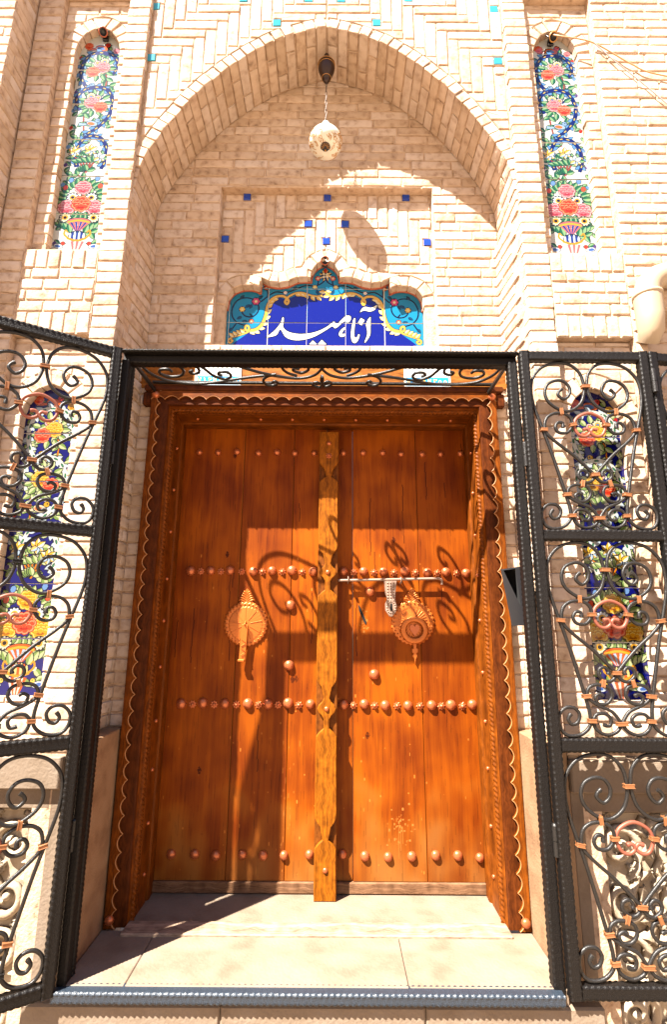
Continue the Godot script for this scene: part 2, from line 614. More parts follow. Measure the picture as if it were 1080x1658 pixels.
func make_brick(w: float, h: float, d: float) -> Mesh:
	var c := 0.0042
	var nx := 3 if w > 0.12 else 2
	var ny := 3 if h > 0.12 else 2
	var xs := [-w / 2, -w / 2]
	var ys := [-h / 2, -h / 2]
	for i in nx: xs.append(lerpf(-w / 2 + c, w / 2 - c, i / (nx - 1.0)))
	for i in ny: ys.append(lerpf(-h / 2 + c, h / 2 - c, i / (ny - 1.0)))
	xs.append_array([w / 2, w / 2])
	ys.append_array([h / 2, h / 2])
	var rows := []
	for j in ys.size():
		var row := PackedVector3Array()
		for i in xs.size():
			var lv := mini(mini(i, xs.size() - 1 - i), mini(j, ys.size() - 1 - j))
			var p := Vector3(xs[i], ys[j], 0)
			if lv == 0: p.z = -d
			elif lv == 1:
				p.z = -0.0045 + rng.randf_range(-0.002, 0.0015)
				p.x += rng.randf_range(-0.002, 0.0015) * signf(p.x)
				p.y += rng.randf_range(-0.0025, 0.0015) * signf(p.y)
				if rng.randf() < 0.07: p.z -= 0.004
			else: p.z = rng.randf_range(-0.0014, 0.0014)
			row.append(p)
		rows.append(row)
	var m := MB.new()
	m.grid(rows, false, false)
	return m.mesh()


func seen(p: Vector3) -> Vector2:
	var q := cam.transform.affine_inverse() * p
	if q.z > -0.1: return Vector2(9, 9)
	var t := tan(deg_to_rad(cam.fov / 2))
	return Vector2(q.x / -q.z / t * 1658.0 / 1080.0, q.y / -q.z / t)


# the 300 that show largest become parts, the rest one part
func emit(parent: Node3D, called: String, list: Array, most := 300) -> void:
	var sorted := []
	for e: Array in list:
		var xf: Transform3D = e[1]
		var s := seen(xf.origin)
		var area := float(e[3])
		var d: float = (xf.origin - cam.position).length_squared()
		var k := area / d
		if absf(s.x) > 1.04 or absf(s.y) > 1.04: k *= 0.001
		sorted.append([k, e])
	sorted.sort_custom(func(a: Array, b: Array) -> bool: return a[0] > b[0])
	var rest := MB.new()
	for i in sorted.size():
		var e: Array = sorted[i][1]
		if i < most: part(parent, called, e[0], e[2], e[1])
		else:
			var a: Array = (e[0] as Mesh).surface_get_arrays(0)
			var q := MB.new()
			q.v = a[Mesh.ARRAY_VERTEX]
			q.n = a[Mesh.ARRAY_NORMAL]
			q.u = a[Mesh.ARRAY_TEX_UV]
			q.ix = a[Mesh.ARRAY_INDEX]
			rest.add(q, e[1])
	if rest.v.size():
		var o := part(parent, "further_" + called + "work", rest.mesh(), bricks_mat[0])
		o.set_meta("kind", "stuff")


func tone() -> StandardMaterial3D:
	return bricks_mat[rng.randi_range(0, 6)]


# one brick with its front at the point c; ux runs along it and n out of the wall
func brick(list: Array, c: Vector3, ux: Vector3, n: Vector3, w: float, h: float, d := 0.06, wild := 1.0) -> void:
	var uy := n.cross(ux)
	var b := Basis(ux, uy, n) * Basis.from_euler(Vector3(rng.randf_range(-0.012, 0.012), rng.randf_range(-0.008, 0.008), rng.randf_range(-0.011, 0.011)) * wild)
	var at := c + n * rng.randf_range(-0.0022, 0.0022) * wild + uy * rng.randf_range(-0.0012, 0.0012) * wild
	list.append([brick_shape(w, h, d), Transform3D(b, at), tone(), w * h])


# a brick cut to a polygon of the plane z
func cut_brick(list: Array, poly: PackedVector2Array, z: float, d := 0.06) -> void:
	var area := 0.0
	var mid := Vector2.ZERO
	for i in poly.size():
		area += poly[i].cross(poly[(i + 1) % poly.size()]) * 0.5
		mid += poly[i] / poly.size()
	if absf(area) < 0.00045: return
	var clean := PackedVector2Array()
	for i in poly.size():
		if poly[i].distance_to(poly[(i + 1) % poly.size()]) > 0.004: clean.append(poly[i] - mid)
	if clean.size() < 3: return
	var m := MB.new()
	m.prism(clean, -d, 0.0, 0.0035, Rect2(), Transform3D(), 0.001, rng)
	list.append([m.mesh(), Transform3D(Basis(), Vector3(mid.x, mid.y, z + rng.randf_range(-0.002, 0.002))), tone(), absf(area)])


func rect(x0: float, y0: float, x1: float, y1: float) -> PackedVector2Array:
	return PackedVector2Array([Vector2(x0, y0), Vector2(x1, y0), Vector2(x1, y1), Vector2(x0, y1)])


func box_hits(poly: PackedVector2Array, r: Rect2) -> bool:
	var lo := poly[0]
	var hi := poly[0]
	for p in poly:
		lo = lo.min(p)
		hi = hi.max(p)
	return Rect2(lo, hi - lo).intersects(r)


# lays one brick of the plane z, cut where it meets one of the holes
func lay(list: Array, x0: float, y0: float, x1: float, y1: float, z: float, holes: Array, d := 0.06, inside := PackedVector2Array()) -> void:
	var j := 0.0035
	x0 += j; x1 -= j; y0 += j; y1 -= j
	if x1 - x0 < 0.012 or y1 - y0 < 0.012: return
	var left: Array = [rect(x0, y0, x1, y1)]
	var whole := true
	if inside.size():
		var got := Geometry2D.intersect_polygons(left[0], inside)
		if got.is_empty(): return
		if absf(area_of(got[0]) - area_of(left[0])) > 1e-5:
			left = got
			whole = false
	for h: PackedVector2Array in holes:
		if not box_hits(h, Rect2(x0, y0, x1 - x0, y1 - y0)): continue
		var next := []
		for q: PackedVector2Array in left:
			var got := Geometry2D.clip_polygons(q, h)
			if got.size() == 1 and absf(area_of(got[0]) - area_of(q)) < 1e-6:
				next.append(q)
				continue
			whole = false
			for g in got:
				if not Geometry2D.is_polygon_clockwise(g): next.append(g)
		left = next
	if whole: brick(list, Vector3((x0 + x1) / 2, (y0 + y1) / 2, z), Vector3.RIGHT, Vector3.BACK, x1 - x0, y1 - y0, d)
	else:
		for q: PackedVector2Array in left: cut_brick(list, q, z, d)


func area_of(p: PackedVector2Array) -> float:
	var a := 0.0
	for i in p.size(): a += p[i].cross(p[(i + 1) % p.size()]) * 0.5
	return absf(a)


# level courses between x0 and x1
func courses(list: Array, x0: float, x1: float, y0: float, y1: float, z: float, holes: Array, length := 0.205, d := 0.06, inside := PackedVector2Array()) -> void:
	var k := 0
	var y := y0
	while y < y1 - 0.015:
		var top := minf(y + CO, y1)
		if y1 - top < 0.02: top = y1
		var x := x0 - (length * 0.5 if k % 2 else 0.0) - (rng.randf_range(0.0, 0.25) * length if x1 - x0 > length * 1.3 else 0.0)
		while x < x1 - 0.012:
			var l := length * rng.randf_range(0.88, 1.1)
			if rng.randf() < 0.16: l = length * 0.52
			if x1 - (x + l) < 0.035: l = x1 - x
			if x + l > x0 + 0.012:
				var a := maxf(x, x0)
				if x + l - x0 < 0.035: l = x0 + 0.035 - x
				lay(list, a, y, minf(x + l, x1), top, z, holes, d, inside)
			x += l
		y = top
		k += 1


# herringbone in units of one course, mirrored about x = mid
func herringbone(list: Array, x0: float, x1: float, y0: float, y1: float, z: float, unit: float, mid: float, shift: int, holes: Array, inside := PackedVector2Array()) -> void:
	var nb := 4
	var ni := int(ceil(maxf(x1 - mid, mid - x0) / unit)) + nb
	var nj := int(ceil((y1 - y0) / unit)) + nb
	var holes2 := holes.duplicate()
	for side: float in [1.0, -1.0]:
		for i in range(-nb, ni):
			for jj in range(-nb, nj):
				var t := posmod(i + jj + shift, 2 * nb)
				var xa: float
				var xb: float
				var ya := y0 + jj * unit
				var yb := ya + unit
				if t == 0:
					xa = i * unit
					xb = xa + nb * unit
				elif t == nb:
					xa = i * unit
					xb = xa + unit
					yb = ya + nb * unit
				else: continue
				xa = maxf(xa, 0.0)
				if xb < 0.01: continue
				var a := mid + xa * side
				var b := mid + xb * side
				if side < 0.0:
					var tt := a
					a = b
					b = tt
				a = maxf(a, x0)
				b = minf(b, x1)
				ya = maxf(ya, y0)
				yb = minf(yb, y1)
				if b - a < 0.012 or yb - ya < 0.012: continue
				lay(list, a, ya, b, yb, z, holes2, 0.05, inside)


func mirror(pts: PackedVector2Array, mid: float) -> PackedVector2Array:
	var r := PackedVector2Array()
	for p in pts: r.append(Vector2(2 * mid - p.x, p.y))
	return r


# bricks set on edge along an outline, each cut from the strip between it and the outline moved out by t
func ring_bricks(list: Array, line: PackedVector2Array, t: float, step: float, z: float, d: float) -> void:
	var at := PackedFloat32Array([0.0])
	for i in range(1, line.size()): at.append(at[i - 1] + line[i].distance_to(line[i - 1]))
	var total := at[at.size() - 1]
	var cnt := maxi(1, int(round(total / step)))
	var pos := func(s: float) -> Array:
		var i := 1
		while i < line.size() - 1 and at[i] < s: i += 1
		var f := clampf((s - at[i - 1]) / maxf(at[i] - at[i - 1], 1e-6), 0.0, 1.0)
		var dir := (line[mini(i + 1, line.size() - 1)] - line[maxi(i - 2, 0)]).normalized()
		return [line[i - 1].lerp(line[i], f), Vector2(-dir.y, dir.x)]
	for k in cnt:
		var g := 0.003
		var a: Array = (pos as Callable).call(total * k / cnt + g)
		var b: Array = (pos as Callable).call(total * (k + 1) / cnt - g)
		var tt := t * rng.randf_range(0.92, 1.06)
		var p := PackedVector2Array([a[0], b[0], b[0] + b[1] * tt, a[0] + a[1] * tt])
		if Geometry2D.is_polygon_clockwise(p): p.reverse()
		cut_brick(list, p, z, d)


# ---------- the walls

func arch_half() -> PackedVector2Array:
	return Pic.cr([Vector2(0.885, 2.98), Vector2(0.883, 3.10), Vector2(0.864, 3.23), Vector2(0.815, 3.35), Vector2(0.738, 3.485), Vector2(0.63, 3.645), Vector2(0.487, 3.805), Vector2(0.309, 3.95), Vector2(0.155, 4.03), Vector2(0.0, 4.075)], 6)


# the arch from its left foot over the top to its right foot
func arch_line() -> PackedVector2Array:
	var half := arch_half()
	var r := PackedVector2Array()
	for p in half: r.append(Vector2(XC - p.x, p.y))
	for i in range(half.size() - 2, -1, -1): r.append(Vector2(XC + half[i].x, half[i].y))
	return r


func widened(line: PackedVector2Array, t: float, foot: float) -> PackedVector2Array:
	var r := PackedVector2Array([Vector2(line[0].x - t, foot)])
	for i in line.size():
		var d := (line[mini(i + 1, line.size() - 1)] - line[maxi(i - 1, 0)]).normalized()
		r.append(line[i] + Vector2(-d.y, d.x) * t)
	r.append(Vector2(line[line.size() - 1].x + t, foot))
	return r


func block(m: MB, x0: float, x1: float, y0: float, y1: float, z0: float, z1: float, bev := 0.0) -> void:
	m.box(Vector3((x0 + x1) / 2, (y0 + y1) / 2, (z0 + z1) / 2), Vector3(absf(x1 - x0), y1 - y0, z1 - z0), bev)


func set_tile(parent: Node3D, c: Vector2, size: float, z: float, m: Material, called := "glazed_tile") -> void:
	var q := MB.new()
	q.prism(rect(-size / 2, -size / 2, size / 2, size / 2), -0.04, 0.0, 0.002)
	part(parent, called, q.mesh(), m, Transform3D(Basis.from_euler(Vector3(rng.randf_range(-0.03, 0.03), rng.randf_range(-0.03, 0.03), rng.randf_range(-0.03, 0.03))), Vector3(c.x, c.y, z)))


func build_portal() -> void:
	var t := thing("brick_portal", "deep pointed brick arch over the wooden door with shaded orange soffit and brick side jambs", "arch")
	var line := arch_line()
	# the soffit: bricks on edge across the depth of the arch, their ends show as a pale ring in front
	var list := []
	var at := PackedFloat32Array([0.0])
	for i in range(1, line.size()): at.append(at[i - 1] + line[i].distance_to(line[i - 1]))
	var total := at[at.size() - 1]
	var cnt := int(round(total / 0.056))
	var i := 1
	for k in cnt:
		var s := total * (k + 0.5) / cnt
		while i < line.size() - 1 and at[i] < s: i += 1
		var p := line[i - 1].lerp(line[i], (s - at[i - 1]) / (at[i] - at[i - 1]))
		var d := (line[mini(i + 1, line.size() - 1)] - line[maxi(i - 2, 0)]).normalized()
		var n := Vector3(d.y, -d.x, 0)
		var z := SP + 0.003 + rng.randf_range(-0.003, 0.003)
		var cuts: Array = [[0.183, 0.088], [0.088, 0.183]][k % 2]
		for w: float in cuts:
			var wd := w * rng.randf_range(0.99, 1.0) - 0.006
			brick(list, Vector3(p.x, p.y, z - wd / 2), Vector3.FORWARD, n, wd, total / cnt - 0.006, 0.055, 0.7)
			z -= w + 0.002
	emit(t, "soffit_brick", list)
	# side jambs below the spring of the arch
	var jl := []
	for s: float in [-1.0, 1.0]:
		var y := 0.70
		var k := 0
		while y < 2.97:
			var a := 0.89
			var z := F - (0.112 if k % 2 else 0.062)
			var x := XC + s * a
			while z > B + 0.012:
				var w := minf(0.19 * rng.randf_range(0.9, 1.0), z - B)
				if z - w - B < 0.03: w = z - B
				var zm := z - w / 2
				var am := 0.863 + (zm - B) / (F - B) * 0.026
				brick(jl, Vector3(XC + s * am, y + CO / 2, zm), Vector3(0.088, 0, 0.996 * s), Vector3(-0.996 * s, 0, 0.088), w - 0.007, CO - 0.008, 0.05, 0.8)
				z -= w
			y += CO
			k += 1
	emit(t, "jamb_brick", jl)
	var m := MB.new()
	var body := Geometry2D.clip_polygons(rect(XC - 0.9, 2.5, XC + 0.9, 5.1), widened(line, 0.008, 2.4))
	for q in body: m.prism(q, 0.06, SP - 0.0055)
	for s: float in [-1.0, 1.0]:
		var f := Vector2(XC + s * 0.8955, F - 0.02)
		var r := Vector2(XC + s * 0.869, B - 0.02)
		var q := [Vector3(f.x, 0.0, f.y), Vector3(r.x, 0.0, r.y), Vector3(r.x, 2.99, r.y), Vector3(f.x, 2.99, f.y)]
		if s < 0: m.quad(q[0], q[1], q[2], q[3])
		else: m.quad(q[1], q[0], q[3], q[2])
	part(t, "mortar", m.mesh(), M.mortar)

	# the herringbone face above it
	var sp := thing("herringbone_spandrel", "sunlit herringbone brick wall above the arch set with turquoise glazed squares", "wall")
	var holes := [widened(line, 0.062, 2.4)]
	var spots := [Vector2(-0.868, 4.205), Vector2(-0.862, 3.87), Vector2(-0.243, 4.10), Vector2(0.265, 4.105), Vector2(0.868, 3.862), Vector2(0.868, 4.20), Vector2(-0.42, 4.262), Vector2(-0.083, 4.262), Vector2(0.085, 4.262), Vector2(0.43, 4.268)]
	for c: Vector2 in spots: holes.append(rect(c.x - 0.024, c.y - 0.024, c.x + 0.024, c.y + 0.024))
	var hl := []
	herringbone(hl, XC - 0.888, XC + 0.888, 3.0, 4.62, SP, 0.0555, XC, 3, holes)
	emit(sp, "brick", hl)
	for c: Vector2 in spots: set_tile(sp, c, 0.040, SP + 0.001, M.turquoise_tile)


func sign_outline() -> PackedVector2Array:
	var half := [Vector2(-0.505, 2.508), Vector2(-0.505, 2.70)]
	half.append_array(Array(Pic.cr([Vector2(-0.503, 2.72), Vector2(-0.495, 2.765), Vector2(-0.468, 2.798), Vector2(-0.43, 2.815), Vector2(-0.39, 2.818), Vector2(-0.358, 2.811), Vector2(-0.337, 2.797)], 3)))
	half.append_array(Array(Pic.cr([Vector2(-0.333, 2.862), Vector2(-0.29, 2.84), Vector2(-0.24, 2.832), Vector2(-0.19, 2.842), Vector2(-0.15, 2.862), Vector2(-0.115, 2.868), Vector2(-0.073, 2.866)], 3)))
	half.append_array(Array(Pic.cr([Vector2(-0.072, 2.892), Vector2(-0.06, 2.925), Vector2(-0.036, 2.952), Vector2(0.0, 2.972)], 4)))
	var r := PackedVector2Array()
	for p: Vector2 in half: r.append(Vector2(p.x + XC, p.y))
	for k in range(half.size() - 2, -1, -1): r.append(Vector2(XC - half[k].x, half[k].y))
	return r


func build_recess() -> void:
	var t := thing("recess_wall", "shaded brick back wall under the arch with a sunken herringbone panel and cobalt blue squares", "wall")
	var inside := widened(arch_line(), 0.012, 0.0)
	var p0 := Vector2(-0.543, 2.454)
	var p1 := Vector2(0.573, 3.368)
	var list := []
	courses(list, XC - 0.89, XC + 0.89, 2.399, 4.08, B, [rect(p0.x, p0.y, p1.x, p1.y + 0.004)], 0.2, 0.05, inside)
	for s: float in [-1.0, 1.0]:
		courses(list, minf(XC + s * 0.80, XC + s * 0.868), maxf(XC + s * 0.80, XC + s * 0.868), 0.70, 2.399, B + 0.022, [], 0.2, 0.05)
	emit(t, "brick", list)
	# the panel
	var out := sign_outline()
	var lobes := out.slice(1, out.size() - 1)
	var holes := [PackedVector2Array(widened(lobes, 0.06, 2.4))]
	var spots := [Vector2(-0.412, 3.352), Vector2(0.019, 3.35), Vector2(0.44, 3.355), Vector2(-0.08, 3.186), Vector2(0.114, 3.186), Vector2(-0.517, 3.09), Vector2(0.546, 3.077), Vector2(0.015, 3.08)]
	for c: Vector2 in spots: holes.append(rect(c.x - 0.023, c.y - 0.023, c.x + 0.023, c.y + 0.023))
	var hl := []
	herringbone(hl, p0.x + 0.002, p1.x - 0.002, p0.y, p1.y, P, 0.0545, 0.015, 2, holes)
	emit(t, "panel_brick", hl)
	var rl := []
	ring_bricks(rl, lobes, 0.057, 0.052, P + 0.001, P - S + 0.004)
	emit(t, "edge_brick", rl)
	for c: Vector2 in spots: set_tile(t, c, 0.038, P + 0.002, M.blue_tile)
	# what lies behind the joints
	var m := MB.new()
	var zb := B - 0.0055
	block(m, XC - 0.96, XC - 0.79, -0.05, 2.3, -0.2, zb + 0.022)
	block(m, XC + 0.79, XC + 0.96, -0.05, 2.3, -0.2, zb + 0.022)
	block(m, XC - 0.96, XC + 0.96, 2.3, p0.y - 0.003, -0.2, zb)
	block(m, XC - 0.96, p0.x, p0.y - 0.003, p1.y + 0.003, -0.2, zb)
	block(m, p1.x, XC + 0.96, p0.y - 0.003, p1.y + 0.003, -0.2, zb)
	block(m, XC - 0.96, XC + 0.96, p1.y + 0.003, 4.4, -0.2, zb)
	for q in Geometry2D.clip_polygons(rect(p0.x - 0.01, p0.y - 0.02, p1.x + 0.01, p1.y + 0.01), widened(lobes, 0.004, 2.3)): m.prism(q, 0.0, P - 0.0055)
	block(m, p0.x, p1.x, p0.y - 0.02, p1.y, -0.1, S - 0.012)
	part(t, "mortar", m.mesh(), M.mortar)


func niche(mid: float, half: float, foot: float, spring: float, apex: float) -> PackedVector2Array:
	var r := PackedVector2Array([Vector2(mid - half, foot)])
	var q := Pic.cr([Vector2(-half, spring), Vector2(-half * 0.86, lerpf(spring, apex, 0.42)), Vector2(-half * 0.5, lerpf(spring, apex, 0.8)), Vector2(0, apex)], 4)
	for p in q: r.append(Vector2(mid + p.x, p.y))
	for i in range(q.size() - 2, -1, -1): r.append(Vector2(mid - q[i].x, q[i].y))
	r.append(Vector2(mid + half, foot))
	return r


func build_wing(s: float) -> void:
	var side := "left" if s < 0 else "right"
	var t := thing("niche_wall", "brick wall left of the door with two arched tile niches and a shaded outer edge" if s < 0 else "brightly sunlit brick wall right of the door with two arched tile niches", "wall")
	var xx := func(a: float, b: float) -> Vector2: return Vector2(minf(XC + s * a, XC + s * b), maxf(XC + s * a, XC + s * b))
	var list := []
	# corner bricks beside the arch
	var y := 0.66
	var k := 0
	while y < 4.6:
		var e: Vector2 = (xx as Callable).call(0.89, 1.005)
		var g := rng.randf_range(-0.003, 0.003)
		brick(list, Vector3((e.x + e.y) / 2 + g, y + CO / 2, F), Vector3.RIGHT, Vector3.BACK, e.y - e.x - 0.004, CO - 0.00555, 0.11 if k % 2 else 0.06)
		y += CO
		k += 1
	var mid := XC + s * 1.151
	var up := niche(mid, 0.111, 2.73, 3.93, 4.078)
	var lo := niche(mid, 0.111, 0.844, 1.98, 2.105)
	var r: Vector2 = (xx as Callable).call(1.005, 1.335)
	var ring_up := up.slice(1, up.size() - 1)
	var ring_lo := lo.slice(1, lo.size() - 1)
	courses(list, r.x, r.y, 0.66, 2.323, N, [widened(ring_lo, 0.07, 1.98), lo], 0.2, 0.05)
	courses(list, r.x, r.y, 2.742, 4.25, N, [widened(ring_up, 0.07, 3.93), up], 0.2, 0.05)
	# the band between the niches, with bricks on end at its top and foot
	courses(list, r.x, r.y, 2.43, 2.645, F, [], 0.125, 0.06)
	for b: Vector2 in [Vector2(2.323, 2.43), Vector2(2.645, 2.742)]:
		for q in 6: lay(list, r.x + q * (r.y - r.x) / 6, b.x, r.x + (q + 1) * (r.y - r.x) / 6, b.y, F, [], 0.06)
	var far: Vector2 = (xx as Callable).call(1.005, 1.46)
	courses(list, far.x, far.y, 4.25, 4.6, F, [], 0.2, 0.06)
	var e2: Vector2 = (xx as Callable).call(1.335, 1.46)
	if s < 0: courses(list, e2.x, e2.y, 0.66, 4.25, F, [], 0.4, 0.06)
	else:
		var e3: Vector2 = (xx as Callable).call(1.335, 1.395)
		courses(list, e3.x, e3.y, 0.66, 2.46, F, [], 0.4, 0.06)
	emit(t, "brick", list)
	var al := []
	ring_bricks(al, ring_up, 0.07, 0.045, N + 0.001, N - T + 0.002)
	ring_bricks(al, ring_lo, 0.07, 0.045, N + 0.001, N - T + 0.002)
	emit(t, "arch_brick", al)
	var m := MB.new()
	var a: Vector2 = (xx as Callable).call(0.898, 1.0)
	block(m, a.x, a.y, -0.3, 5.1, -0.2, F - 0.0065)
	for h: Array in [[0.5, 2.32, lo, r.x, mid], [0.5, 2.32, lo, mid, r.y], [2.745, 4.25, up, r.x, mid], [2.745, 4.25, up, mid, r.y]]:
		for q in Geometry2D.clip_polygons(rect(h[3], h[0], h[4], h[1]), Geometry2D.offset_polygon(h[2], 0.007)[0]):
			m.prism(q, T - 0.02, N - 0.0055)
	block(m, r.x, r.y, 2.3235, 2.742, -0.2, F - 0.0055)
	block(m, r.x, r.y, 4.2505, 5.1, -0.2, F - 0.0055)
	block(m, r.x, r.y, 0.3, 4.25, -0.2, T - 0.014)
	block(m, e2.x, (e2.y if s < 0 else XC + s * 1.39), 0.3, 5.1, -0.19, F - 0.00555)
	part(t, "mortar", m.mesh(), M.mortar)
	tile_panel(s, up, 2.7725, 0.2145, mid, false)
	tile_panel(s, lo, 0.844, 0.2105, mid, true)


func build_piers() -> void:
	var t := thing("brick_pier", "projecting brick pier at the left edge casting shade on the wall beside it", "pier")
	var list := []
	var x := XC - 1.46
	courses(list, x - 0.75, x, 0.0, 4.6, 0.64, [], 0.2, 0.06)
	var y := 0.0
	var k := 0
	while y < 4.6:
		brick(list, Vector3(x, y + CO / 2, (0.635 + F) / 2 - (0.02 if k % 2 else 0.0)), Vector3.FORWARD, Vector3.RIGHT, 0.13 - (0.04 if k % 2 else 0.0), CO - 0.0055, 0.05)
		y += CO
		k += 1
	emit(t, "brick", list)
	var m := MB.new()
	block(m, x - 0.76, x - 0.0055, -0.3, 5.1, -0.2, 0.6345)
	part(t, "mortar", m.mesh(), M.mortar)
	var t2 := thing("brick_pier", "wide sunlit brick pier at the right edge behind the cream drain pipe", "pier")
	list = []
	x = XC + 1.335
	courses(list, x, x + 0.9, 2.46, 4.6, F, [], 0.2, 0.06)
	courses(list, x + 0.06, x + 0.9, 0.66, 2.46, F - 0.09, [], 0.2, 0.06)
	emit(t2, "brick", list)
	m = MB.new()
	block(m, x + 0.02, x + 0.92, 2.455, 5.1, -0.2, F - 0.0055)
	block(m, x + 0.055, x + 0.92, -0.3, 2.455, -0.2, F - 0.0955)
	part(t2, "mortar", m.mesh(), M.mortar)


# ---------- painted tiles

# set a little out of true about the point c
func tilted(c: Vector3, a: float) -> Transform3D:
	var b := Basis.from_euler(Vector3(rng.randf_range(-a, a), rng.randf_range(-a, a), 0))
	return Transform3D(b, c - b * c + Vector3(0, 0, rng.randf_range(-0.0004, 0.0004)))


func tile_panel(s: float, shape: PackedVector2Array, y0: float, pitch: float, mid: float, low: bool) -> void:
	var label: String
	if low: label = "cobalt blue floral tile panel behind the left gate leaf, with orange vase" if s < 0 else "cobalt blue floral tile panel behind the right gate leaf, with yellow bird"
	else: label = "tall white floral tile panel in the upper niche left of the arch" if s < 0 else "tall white floral tile panel in the upper niche right of the arch, under two cables"
	var t := thing("niche_mural", label, "tile mural", Vector3(mid, y0, T), 0.0, "painted tile panels in arched niches")
	var w := 0.2225
	var m: StandardMaterial3D = M["panel_low" if low else "panel_up"]
	var uv := Rect2(-w / 2, 0, w, pitch * 6.15)
	var gp := PackedVector2Array()
	for p in shape: gp.append(Vector2(p.x - mid, p.y - y0) * Vector2(1.015, 1.0))
	var gr := MB.new()
	gr.prism(gp, -0.012, -0.0025)
	part(t, "grout", gr.mesh(), M.grout)
	for k in 7:
		var a := rect(-w / 2 - 0.002, k * pitch + 0.0012, w / 2 + 0.002, (k + 1) * pitch - 0.0012)
		var hole := PackedVector2Array()
		for p in shape: hole.append(Vector2(p.x - mid, minf(p.y, 99.0) - y0) * Vector2(1.02, 1.0) + Vector2(0, 0.004 if p.y > y0 + 0.05 else -0.02))
		for q in Geometry2D.intersect_polygons(a, hole):
			if area_of(q) < 0.0006: continue
			var b := MB.new()
			b.prism(q, -0.012, 0.0, 0.0016, uv)
			part(t, "tile", b.mesh(), m, tilted(Vector3(0, (k + 0.5) * pitch, 0), 0.005))


